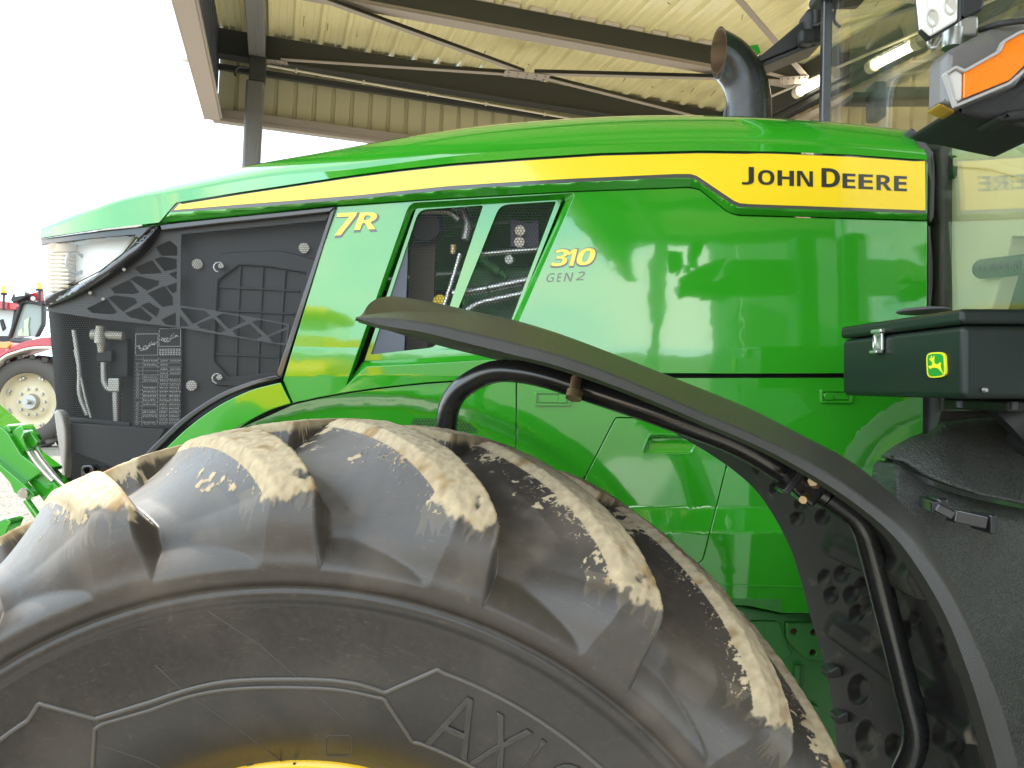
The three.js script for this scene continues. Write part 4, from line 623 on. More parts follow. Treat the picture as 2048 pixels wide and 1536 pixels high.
{ // ---- fender over the wheel
  const N = 120, rs = (pts) => { const c = new THREE.CatmullRomCurve3(pts.map(p => V3(p[0], p[1], p[2] ?? 0)), false, 'centripetal'); return c.getSpacedPoints(N); };
  const px3 = (pts, d) => rs(pts.map(p => { const v = P(p[0], p[1], p[2] ?? d); return [v.x, v.y, v.z]; }));
  const lipT = px3([[711, 635], [760, 634], [845, 642], [933, 661], [1021, 682], [1109, 705], [1234, 749], [1391, 817], [1547, 884], [1664, 947], [1755, 1012], [1800, 1047], [1836, 1085], [1906, 1189], [1956, 1290], [2007, 1416], [2040, 1536], [2058, 1660], [2060, 1760]], 1.004);
  const lipB = px3([[711, 636], [760, 650], [845, 664], [933, 686], [1021, 708], [1109, 730], [1234, 773], [1391, 838], [1547, 907], [1664, 975], [1740, 1030], [1790, 1075], [1826, 1121], [1886, 1221], [1935, 1340], [1975, 1467], [1996, 1545], [2012, 1660], [2014, 1760]], 1.0);
  const crown = px3([[712, 634, 1.04], [728, 631, 1.1], [750, 626.5, 1.18], [785, 623.5, 1.23], [822, 622, 1.26], [904, 625, 1.26], [977, 630, 1.26], [1024, 639, 1.26], [1109, 664, 1.25], [1207, 700, 1.24], [1344, 754, 1.22], [1508, 821, 1.18], [1605, 871, 1.14], [1687, 914, 1.11], [1762, 970, 1.09], [1795, 1010, 1.09], [1836, 1085, 1.1], [1880, 1180, 1.11], [1925, 1310, 1.12], [1955, 1440, 1.13], [1966, 1560, 1.13], [1966, 1700, 1.13]], 1.25);
  const farB = px3([[713, 637, 1.05], [742, 648, 1.3], [786, 664, 1.46], [874, 690], [977, 716], [1100, 746], [1230, 800], [1344, 863], [1453, 930], [1508, 977], [1547, 1031], [1586, 1110], [1623, 1240], [1653, 1340], [1671, 1467], [1675, 1536], [1676, 1640]], 1.5);
  const cen = V3(WXc, WYc, 0); const radial = (p, dr) => { const v = V3(p.x - WXc, p.y - WYc, 0).normalize(); return p.clone().addScaledVector(v, dr); };
  const farT = farB.map((p, i) => radial(p, .012 * ss(0, .12, i / N)));
  const mid = (a, b, t, dr) => a.map((p, i) => radial(p.clone().lerp(b[i], t), dr * ss(.0, .16, i / N)));
  const lipIn = lipB.map(p => radial(p.clone().add(V3(0, 0, -.022)), -.004));
  const shell = loft([farT, mid(farT, crown, .5, .03), crown, mid(crown, lipT, .5, .012), lipT.map(p => p.clone().add(V3(0, 0, -.009))), lipT.map(p => radial(p.clone().add(V3(0, 0, -.0025)), -.001)), lipT.map(p => radial(p, -.0045))], {}), lip = loft([lipT.map(p => radial(p, -.0045)), lipB, lipIn], { crease: [1] });
  const edge = loft([farB, farT]);
  // inner face, finely divided, with dished dimples and two broad ribs
  const dim = [[1519, 939, 12, 9], [1553, 978, 13, 11], [1602, 1008, 13, 11], [1595, 1038, 14, 13], [1645, 1034, 14, 14], [1650, 1155, 13, 15], [1683, 1148, 14, 15], [1663, 1190, 14, 16], [1702, 1190, 14, 17], [1724, 1172, 12, 16], [1737, 1207, 10, 16], [1714, 1227, 14, 17], [1718, 1380, 20, 30], [1732, 1474, 18, 32], [1788, 1492, 16, 24], [1831, 1240, 12, 18], [1882, 1270, 10, 18], [1882, 1305, 11, 20], [1890, 1470, 22, 32], [1812, 1262, 12, 20], [1920, 1490, 10, 22]];
  const NW = 90, pos = [], idx = [], uv = []; const inner = [];
  const mu = [farB, mid(farB, crown, .35, .012), mid(farB, crown, .75, .006), mid(crown, lipIn, .5, -.012), lipIn];
  const M2 = 420; const cv = mu.map(r => new THREE.CatmullRomCurve3(r));
  for (let i = 0; i <= M2; i++) { const t = i / M2; const ctr = cv.map(c => c.getPoint(t)); const cc = new THREE.CatmullRomCurve3(ctr); for (let j = 0; j <= NW; j++) { const q = cc.getPoint(j / NW); const px = 1024 + q.x / -q.z * F, py = 768 - (q.y - CY) / -q.z * F; let h = 0; for (const [x, y, a, b] of dim) { const e = Math.hypot((px - x) / a, (py - y) / b); if (e < 1.15) h -= .011 * (1 - ss(.55, 1.1, e)) - .0015 * Math.exp(-Math.pow((e - 1.08) / .08, 2)); }
      for (const [ax, ay, bx, by, w] of [[1660, 1085, 1890, 1190, 26], [1665, 1245, 1880, 1400, 28], [1820, 1370, 1990, 1500, 14]]) { const dx = bx - ax, dy = by - ay, tt = ((px - ax) * dx + (py - ay) * dy) / (dx * dx + dy * dy); const off = ((px - ax) * dy - (py - ay) * dx) / Math.hypot(dx, dy); h += .014 * ss(w, w * .45, Math.abs(off)) * ss(-.08, .08, tt) * ss(1.08, .9, tt); }
      h *= ss(.02, .10, j / NW) * ss(.98, .86, j / NW) * ss(.05, .15, t); const r = radial(q, -h); pos.push(r.x, r.y, r.z); uv.push(t * 2, j / NW * .5); } }
  for (let i = 0; i < M2; i++) for (let j = 0; j < NW; j++) { const a = i * (NW + 1) + j, b = a + NW + 1; idx.push(a, a + 1, b, b, a + 1, b + 1); }
  const ig = new THREE.BufferGeometry(); ig.setAttribute('position', new THREE.Float32BufferAttribute(pos, 3)); ig.setAttribute('uv', new THREE.Float32BufferAttribute(uv, 2)); ig.setIndex(idx); ig.computeVertexNormals();
  const fd = mk('front_fender', [shell, edge], M.fender, tractor, 'arched black plastic fender over the front wheel');
  const innerT = tex(512, 512, (u, v) => { const a = perN(u, v, 9, 2, 4), b = perN(u, v, 30, 5, 3); const k = ss(.12, .5, a + .5 * b); return [toS(lerp(.016, .10, k)), toS(lerp(.015, .085, k)), toS(lerp(.014, .068, k))]; }, { srgb: true });
  mk('fender_lip', lip, M.fender, fd);
  mk('inner_face', ig, std({ map: innerT, roughness: .48, name: 'dusty inner fender plastic' }), fd);
  mks('step_lug', [[1672, 1345], [1690, 1436], [1694, 1530]].map(([x, y]) => panel([[x - 18, y], [x + 6, y - 14], [x + 26, y + 8], [x - 14, y + 14]], () => 1.46, { thick: .03, bevel: .004 })), M.fender, fd);
  // bent steel carrier
  const car = mk('fender_bracket', [pipe([P(886, 960, 1.42), P(897, 790, 1.40), P(985, 738, 1.36), P(1075, 747, 1.32), P(1290, 818, 1.26), P(1480, 888, 1.24), P(1580, 950, 1.23), P(1655, 992, 1.22)], .0195, 18, .045), pipe([P(1655, 992, 1.22), P(1725, 1040, 1.22), P(1750, 1130, 1.22), P(1800, 1330, 1.22), P(1838, 1480, 1.22), P(1800, 1560, 1.24)], .0195, 18, .08)], M.blackPaint, tractor, 'bent black tube carrying the fender');
  mk('bolt', [cyl(P(1153, 756, 1.27), P(1147, 790, 1.25), .0085, .0085, 14), cyl(P(1150, 783, 1.25), P(1147, 797, 1.245), .0145, .0145, 6)], M.zinc, car);
  mk('clamp', [rbox(P(1612, 968, 1.19), [.045, .05, .05], .006, [0, 0, -.7]), rbox(P(1585, 955, 1.17), [.012, .055, .04], .003, [0, 0, -.7])], M.blackPaint, car);
  mk('bolt', [cyl(P(1632, 968, 1.16), P(1626, 962, 1.145), .008, .008, 6), cyl(P(1612, 992, 1.16), P(1606, 1000, 1.14), .006, .006, 8)], M.zinc, car);
}
{ // ---- exhaust, rear seal, mirror arm
  const d = 2.69; const E = (x, y) => P(x, y, d);
  const cl = [E(1499, 300), E(1499, 235), E(1497, 196), E(1487, 158), E(1466, 126), E(1437, 106), E(1400, 92), E(1370, 84)]; const cur = new THREE.CatmullRomCurve3(cl, false, 'centripetal'); const NS = 60, R = 26; const pos = [], idx = [];
  const mkTubeG = rr => { const g = new THREE.TubeGeometry(cur, NS, rr, R, false); // slash the mouth to an upright oval
    const p = g.attributes.position; const plane = { n: V3(-.985, -.02, .12).normalize(), o: E(1437, 106) }; const tang = cur.getTangentAt(1);
    for (let i = 0; i < p.count; i++) { const v = V3(p.getX(i), p.getY(i), p.getZ(i)); if (v.y < E(0, 190).y) continue; const dist = v.clone().sub(plane.o).dot(plane.n); if (dist > 0) { const t = cur.getTangentAt(Math.min(1, Math.floor(i / (R + 1)) / NS)); const k = dist / Math.max(.3, t.dot(plane.n)); v.addScaledVector(t, -k); p.setXYZ(i, v.x, v.y, v.z); } } g.computeVertexNormals(); return g; };
  const ex = mk('exhaust_stack', mkTubeG(.0735), M.exhaust, tractor, 'curved black exhaust pipe with a slashed brown mouth'); mk('pipe_inside', mkTubeG(.0705), M.exhaustIn, ex);
  mk('stack_guard', panel([[1446, 240], [1462, 170], [1475, 190], [1470, 240]], () => 2.72, { thick: .02 }), M.slate, tractor);
  mk('rear_seal', [panel([...spl([[1822, 257], [1832, 272], [1846, 292], [1856, 310]], 10), ...spl([[1856, 310], [1860, 350], [1860, 400], [1858, 436]], 10), ...spl([[1863, 446], [1870, 430], [1871, 330], [1862, 302], [1842, 270], [1826, 255]], 14)], (x, y) => 1.87, { thick: .05, bevel: .006 }), panel([...spl([[1856, 448], [1857, 560], [1855, 640]], 10), ...spl([[1861, 640], [1867, 560], [1864, 480], [1858, 448]], 12)], () => 1.87, { thick: .05, bevel: .005 })], M.seal, tractor);
  mk('firewall', rbox(V3(1.05, CY + .03, -2.3), [.06, 1.14, .86], .01), M.seal, tractor);
  // boxy arm on the far side beside the cab post
  const arm = mk('mirror_arm', [panel([[1498, 138], [1520, 112], [1556, 82], [1597, 47], [1612, 35], [1606, 84], [1600, 92], [1530, 120]], () => 2.72, { thick: .12, bevel: .006 }), panel([[1518, 136], [1530, 122], [1600, 94], [1640, 75], [1642, 88], [1600, 102]], () => 2.70, { thick: .12, bevel: .005 })], std({ color: C(.045, .042, .045), roughness: .5, name: 'grey black arm' }), tractor, 'boxy dark arm reaching forward from the far cab post');
  mk('arm_joint', [rbox(P(1622, 60, 2.72), [.06, .12, .1], .02), rbox(P(1634, 40, 2.7), [.05, .08, .08], .015), rbox(P(1612, 76, 2.68), [.05, .05, .05], .012)], M.black, arm);
  mks('joint_cable', [tube([P(1655, 10, 2.6), P(1662, 30, 2.58), P(1640, 48, 2.62), P(1628, 50, 2.66)], .006, 24, 8), tube([P(1672, 8, 2.55), P(1668, 40, 2.55), P(1680, 55, 2.55)], .005, 24, 8)], M.black, arm);
  mk('green_marker', panel([[1490, 110], [1493, 92], [1516, 88], [1522, 104], [1510, 116]], () => 2.9, { thick: .03 }), M.green, tractor);
}
// ---- cab
const XG = 1.011;
{
  const cab = mks('cab_frame', [bar(V3(.985, CY - .3, -2.535), V3(1.0, CY + 1.45, -2.49), .03, .03, V3(1, 0, 0), .006), bar(V3(1.02, CY - .3, -1.30), V3(1.04, CY + 1.45, -1.34), .05, .05, V3(1, 0, 0), .006), bar(V3(2.3, CY - .3, -2.6), V3(2.3, CY + 1.45, -2.6), .05, .05, V3(1, 0, 0)), bar(V3(2.3, CY - .3, -1.3), V3(2.3, CY + 1.45, -1.3), .05, .05, V3(1, 0, 0))], M.blackGloss, tractor, 'black cab corner post');
  mk('cab_roof', [rbox(V3(1.75, CY + 1.56, -1.95), [1.75, .2, 1.55], .06)], M.green, tractor);
  mk('cab_floor', [rbox(V3(1.65, CY - .62, -1.95), [1.2, .4, 1.3], .03)], M.trimDark, tractor);
  const gl = mk('windscreen', rbox(V3(XG + .0, CY + .5, -1.95), [.006, 1.92, 1.24], .001), M.glass, tractor, 'tall cab windscreen mirroring the bonnet');
  mk('side_screen', rbox(V3(1.7, CY + .5, -2.62), [1.15, 1.9, .006], .001), M.glass, tractor);
  // inside: tan trim, steering column, wheel, hose, console
  const pd = x0 => (px) => x0 * F / (px - 1024);
  const tp = (poly, x0) => { const g = poly.map(([x, y]) => [x, y]); const pts = densify(roundPoly(g, 6), 10); return panel(pts, pd(x0), { thick: .0, bevel: 0, cell: 12 }); };
  const slab = (poly, x0, t) => { // plate facing the front of the tractor
    const pts = densify(roundPoly(poly, 5), 12).map(([px, py]) => { const v = P(px, py, x0 * F / (px - 1024)); return new THREE.Vector2(-v.z, v.y); }); const s = new THREE.Shape(pts); const g = new THREE.ExtrudeGeometry(s, { depth: t, bevelEnabled: true, bevelSize: .004, bevelThickness: .004, bevelSegments: 2 }); const m = new THREE.Matrix4().set(0, 0, 1, x0 + .004, 0, 1, 0, 0, -1, 0, 0, 0, 0, 0, 0, 1); g.applyMatrix4(m); if (m.determinant() < 0) { const p = g.attributes.position; for (let i = 0; i < p.count; i += 3) for (const at of [g.attributes.position, g.attributes.normal, g.attributes.uv]) { const z = at.itemSize; for (let q = 0; q < z; q++) { const a = at.array[(i + 1) * z + q]; at.array[(i + 1) * z + q] = at.array[(i + 2) * z + q]; at.array[(i + 2) * z + q] = a; } } } return g; };
  mk('dash_trim', [slab([[1886, 800], [1888, 430], [1890, 355], [1905, 355], [1903, 315], [1893, 310], [1892, 236], [1930, 234], [2070, 330], [2070, 470], [2022, 470], [2010, 520], [1975, 640], [1960, 800]], 1.045, .03), slab([[1903, 318], [1975, 322], [2075, 352], [2075, 366], [1975, 335], [1906, 330]], 1.036, .012)], M.trim, tractor, 'tan trim behind the windscreen');
  mks('vent_slot', [slab([[1882, 238], [1893, 238], [1893, 270], [1882, 268]], 1.03, .02), slab([[1888, 314], [1904, 314], [1904, 354], [1890, 354]], 1.035, .02)], M.black, tractor);
  mk('trim_side', slab([[2016, 480], [2075, 380], [2075, 800], [1965, 800]], 1.16, .02), M.trimDark, tractor);
  const hs = []; const ha = P(1964, 538, 1.033 * F / (1964 - 1024)), hb = P(2062, 528, 1.033 * F / (2062 - 1024)); for (let i = 0; i < 16; i++) { const t = i / 15; hs.push(new THREE.TorusGeometry(.0165, .0052, 8, 20).applyQuaternion(new THREE.Quaternion().setFromUnitVectors(V3(0, 0, 1), hb.clone().sub(ha).normalize())).translate(...ha.clone().lerp(hb, t).toArray())); } hs.push(cyl(ha, hb, .0165, .0165, 18));
  mk('corrugated_hose', hs, M.hose, tractor);
  const wc = V3(1.33, CY + .02, -1.66); const wg = new THREE.TorusGeometry(.19, .016, 12, 60); wg.rotateX(Math.PI / 2 - .5); wg.rotateY(-Math.PI / 2); wg.translate(wc.x, wc.y, wc.z); mk('steering_wheel', [wg, cyl(wc.clone().add(V3(-.03, -.05, 0)), wc.clone().add(V3(-.18, -.5, 0)), .05, .07, 18), bar(wc.clone().add(V3(0, 0, -.18)), wc.clone().add(V3(0, 0, .18)), .03, .02)], M.wheelGrey, tractor);
  mk('side_console', [rbox(P(1830, 199, 2.9), [.5, .022, .1], .006), rbox(P(1840, 186, 2.9), [.28, .02, .08], .006), rbox(P(1752, 205, 2.85), [.045, .13, .08], .01)], M.black, tractor);
  mk('seat', [rbox(V3(1.95, CY + .05, -1.98), [.14, .75, .5], .06), rbox(V3(1.75, CY - .3, -1.98), [.5, .14, .52], .05)], M.trimDark, tractor);
  mk('wiper_visor', rbox(P(1680, -6, 2.5), [.16, .03, .12], .012), M.black, tractor);
}
{ // ---- green toolbox with the emblem, mounted on the step
  const X0 = .690, zN = 1.205, zF = 1.205 * 1.325, yTp = P(0, 621, zN).y, yBt = P(0, 801, zN).y, h = yTp - yBt, L = .62;
  const lidH = .024;
  const w = zF - zN;
  const box = mk('toolbox', [rbox(V3(X0 + L / 2, yBt + (h - lidH) / 2, -(zN + zF) / 2), [L, h - lidH, w], .011)], M.boxGreen, tractor, 'dark green metal toolbox with a latch and round-cornered badge');
  mk('lid', rbox(V3(X0 + L / 2 - .002, yTp - lidH / 2 + .001, -(zN + zF) / 2), [L + .003, lidH, w + .003], .008), M.boxGreen, box);
  mk('rivet', [cyl(V3(X0 + .032, yBt + .014, -zN + .003), V3(X0 + .032, yBt + .014, -zN + .008), .0045, .003, 12)], M.bolt, box);
  // points on the front face (facing the tractor's nose): pixel -> (y, z)
  const fp = (px, py) => { const d = X0 * F / (px - 1024); return V3(X0, CY + (768 - py) / F * d, -d); };
  const la = fp(1779, 665), lb = fp(1776, 704);
  const lt = mk('latch', [rbox(la.clone().lerp(lb, .5).add(V3(-.004, 0, 0)), [.006, la.y - lb.y, .024], .002), rbox(la.clone().add(V3(-.008, .0, 0)), [.012, .008, .036], .003), rbox(lb.clone().add(V3(-.009, -.002, .0)), [.014, .006, .026], .002)], M.steel, box);
  mk('ring', new THREE.TorusGeometry(.0095, .0022, 8, 20).scale(.75, 1.35, 1).rotateY(Math.PI / 2 - .3).translate(...fp(1774, 688).add(V3(-.012, 0, .004)).toArray()), M.steel, box);
  const face = (poly, t, off) => { const s = new THREE.Shape(poly.map(([px, py]) => { const v = fp(px, py); return new THREE.Vector2(v.z, v.y); })); const g = new THREE.ExtrudeGeometry(s, { depth: t, bevelEnabled: false }); g.rotateY(-Math.PI / 2); const p = g.attributes.position; g.translate(X0 - off, 0, 0); return g; };
  const sq = roundPoly([[1862, 708, 12], [1897, 706, 12], [1899, 756, 12], [1864, 759, 12]], 10).map(([x, y]) => [x, y]); const cxm = 1880.5, cym = 732; const bulge = ([x, y]) => [x + (x - cxm) * .0, y];
  const bd = mk('emblem', face(sq.map(bulge), .003, .0005), std({ color: C(.78, .72, .03), roughness: .35, name: 'yellow enamel' }), box, 'yellow edged green badge with a leaping deer');
  mk('badge_field', face(offsetPoly(densify(sq, 4), 3.2), .0036, .0007), std({ color: C(.02, .3, .03), roughness: .35, name: 'green enamel' }), bd);
  const deer = [[1872, 718], [1874, 721], [1873, 714], [1876, 720], [1878, 714], [1879, 720], [1878, 724], [1880, 730], [1886, 731], [1889, 727], [1891, 729], [1890, 735], [1892, 743], [1895, 750], [1890, 744], [1886, 739], [1880, 738], [1876, 738], [1871, 741], [1869, 737], [1867, 735], [1871, 734], [1875, 733], [1875, 727], [1871, 723], [1870, 720]];
  mk('deer_figure', face(deer, .0042, .0009), std({ color: C(.82, .76, .03), roughness: .35, name: 'yellow enamel figure' }), bd);
  { const piv = V3(X0, 0, -zN).sub(baseOf.get(tractor)), a = .055; box.rotation.y = a; const r = piv.clone().applyAxisAngle(V3(0, 1, 0), a); box.position.copy(piv.sub(r)); box.position.y += .002; }
  mk('box_bracket', [rbox(V3(X0 + .32, yBt - .012, -1.42), [.36, .02, .2], .006), rbox(V3(X0 + .35, yBt - .06, -1.45), [.2, .1, .12], .02), cyl(V3(X0 + .1, yBt - .003, -1.24), V3(X0 + .1, yBt - .015, -1.24), .006, .006, 10), cyl(V3(X0 + .02, yBt - .002, -1.25), V3(X0 + .02, yBt - .012, -1.25), .005, .005, 10)], M.black, tractor);
  mk('brown_cap', cyl(P(1968, 806, 1.5), P(1968, 820, 1.5), .03, .036, 24), M.zinc, tractor);
  mk('round_knob', [new THREE.SphereGeometry(.05, 28, 14).scale(1, .16, 1.3).translate(...P(1846, 622, 1.7).toArray())], M.seal, tractor);
}
{ // ---- pebbled black tank behind the fender, with lid and grab handle
  const tk = mk('fuel_tank', [(() => { const o = spl([[1752, 980], [1757, 930], [1775, 923], [1810, 934], [1840, 957], [1880, 976], [1960, 1000], [2070, 1022], [2150, 1030]], 30); return panel([...o, [2150, 1800], [1740, 1800]], (x, y) => 1.42 - .00002 * (x - 1750) + (1 - ss(0, 1, (y - knots([[1752, 925], [1810, 934], [1880, 976], [2070, 1022], [2150, 1030]])(x)) / 40)) * .03 + .16 * (1 - ss(1740, 1800, x)), { cell: 10, thick: .02, bevel: .012 }); })()], M.tank, tractor, 'pebbled black plastic tank side under the toolbox');
  mk('tank_lid', panel([[1776, 914], [1800, 896], [1838, 875], [1872, 868], [1900, 845], [1960, 838], [2160, 836], [2160, 1022], [2060, 1012], [1962, 992], [1884, 966], [1843, 948], [1812, 926], [1779, 918]], (x, y) => { const t = clamp((y - 840) / 170); return 1.40 + .19 * (1 - Math.pow(t, .8)) - .05 * ss(1780, 1900, x) + .02; }, { cell: 8, thick: .03, bevel: .008 }), M.tank, tk, 'sloping pebbled black tank top');
  mk('flap', panel([[1868, 874], [1882, 822], [2100, 818], [2100, 846], [1960, 842], [1905, 850]], (x, y) => 1.60, { thick: .02 }), std({ color: C(.05, .048, .045), roughness: .6, name: 'grey black flap' }), tk);
  mk('dark_gap', rbox(V3(1.25, CY - .28, -1.98), [.5, .6, .2], .02), M.seal, tractor);
  mk('round_duct', cyl(P(2010, 850, 1.42), P(2080, 800, 1.4), .05, .05, 24), M.black, tk);
  const hd = [P(1846, 1002, 1.33), P(1868, 996, 1.325), P(1880, 1012, 1.32), P(1903, 1025, 1.325), P(1935, 1030, 1.33), P(1970, 1040, 1.35)];
  mk('grab_handle', [bar(P(1846, 1003, 1.385), P(1872, 1014, 1.33), .016, .02), bar(P(1870, 1013, 1.33), P(1906, 1031, 1.325), .016, .016), bar(P(1902, 1030, 1.325), P(1966, 1044, 1.345), .02, .022), rbox(P(1967, 1043, 1.37), [.014, .034, .06], .004), rbox(P(1872, 1004, 1.37), [.02, .02, .05], .006)], M.blackGloss, tk);
}
{ // ---- lamp cluster on the near mirror arm
  const ar = mk('turn_signal', [panel(roundPoly([[1884, 112, 12], [1900, 98, 10], [2010, 42], [2040, 30], [2100, 20], [2100, 80], [2035, 170, 6], [1920, 212, 6], [1882, 206, 6]], 6), (x, y) => 1.02 + (x < 1900 ? (1900 - x) * .0008 : 0) + (y < 90 ? (90 - y) * .0005 : 0), { thick: .03, bevel: .006, cell: 12 })], M.greyPlastic, tractor, 'grey housing holding an orange turn signal');
  mk('amber_lens', panel(roundPoly([[1928, 139], [2000, 104], [2010, 84], [2042, 66], [2070, 60], [2070, 110], [2020, 160], [1927, 197]], 4), (x, y) => 1.015, { thick: .012, bevel: .0015, cell: 10 }), M.orange, ar);
  mk('clear_lens', panel(roundPoly([[1895, 146], [1913, 137], [1927, 147], [1926, 198], [1911, 207]], 4), () => 1.0155, { thick: .012, bevel: .004 }), std({ color: C(.6, .57, .55), roughness: .2, name: 'frosted clear lens' }), ar);
  const rimO = roundPoly([[1889, 145], [1913, 130], [1930, 138], [1998, 100], [2007, 80], [2042, 60], [2080, 56], [2080, 118], [2022, 168], [1912, 214]], 4);
  mk('lens_bezel', panel(rimO, () => 1.0115, { holes: [offsetPoly(densify(rimO, 6), 5.5)], thick: .008, bevel: .0006, cell: 20 }), std({ color: C(.4, .38, .37), roughness: .35, name: 'grey bezel' }), ar);
  mk('lower_shroud', [panel([[1908, 217], [2030, 165], [2100, 120], [2100, 262], [2040, 250], [1990, 238], [1925, 226]], () => 1.045, { thick: .12, bevel: .01 }), panel([[1998, 232], [2020, 218], [2100, 206], [2100, 232], [2010, 240]], () => 1.03, { thick: .05, bevel: .008 })], M.black, ar);
  mk('base_seal', panel([[1879, 206], [1908, 217], [1910, 224], [1880, 210]], () => 1.03, { thick: .03, bevel: .002 }), std({ color: C(.35, .22, .02), roughness: .6, name: 'ochre seal' }), ar);
  const wl = mk('work_lamp', [panel(roundPoly([[1834, -60], [1923, -60], [1921, 42], [1862, 76], [1845, 58]], 4), () => 1.026, { thick: .012, bevel: .003 }), panel(roundPoly([[1921, -60], [1990, -60], [1968, 18], [1922, 40]], 4), () => 1.05, { thick: .06, bevel: .006 })], M.black, tractor, 'white work lamp with two round emitters');
  mk('lamp_face', panel(roundPoly([[1837, -56], [1919, -56], [1917, 39], [1864, 70], [1848, 54]], 4), () => 1.022, { thick: .012, bevel: .004 }), std({ color: C(.86, .84, .8), roughness: .22, name: 'pale lamp lens' }), wl);
  mks('emitter', [[1864, 36], [1900, 12]].map(([x, y]) => merge([cyl(P(x, y, 1.024), P(x, y, 1.0215), .0075, .0075, 20), new THREE.TorusGeometry(.0085, .0014, 8, 24).scale(.85, 1.25, 1).translate(...P(x, y, 1.0215).toArray())])), std({ color: C(.5, .48, .42), roughness: .25, name: 'lamp emitter' }), wl);
  mk('lamp_stem', [cyl(P(1906, 60, 1.06), P(1904, 96, 1.06), .013, .013, 16), rbox(P(1925, 60, 1.07), [.03, .03, .03], .006), tube([P(1860, 76, 1.05), P(1858, 88, 1.05), P(1868, 96, 1.05), P(1876, 80, 1.06)], .003, 20, 8), bar(P(1880, 76, 1.05), P(1866, 98, 1.04), .008, .006)], M.bolt, wl);
  mk('mirror_bracket', [rbox(V3(.86, CY + .42, -1.10), [.30, .13, .10], .03), rbox(V3(.93, CY + .30, -1.2), [.07, .5, .12], .02)], M.black, tractor);
  mk('bracket_cable', tube([P(1960, 60, 1.06), P(2000, 48, 1.03), P(2060, 40, 1.02)], .004, 16, 8), M.black, tractor);
}

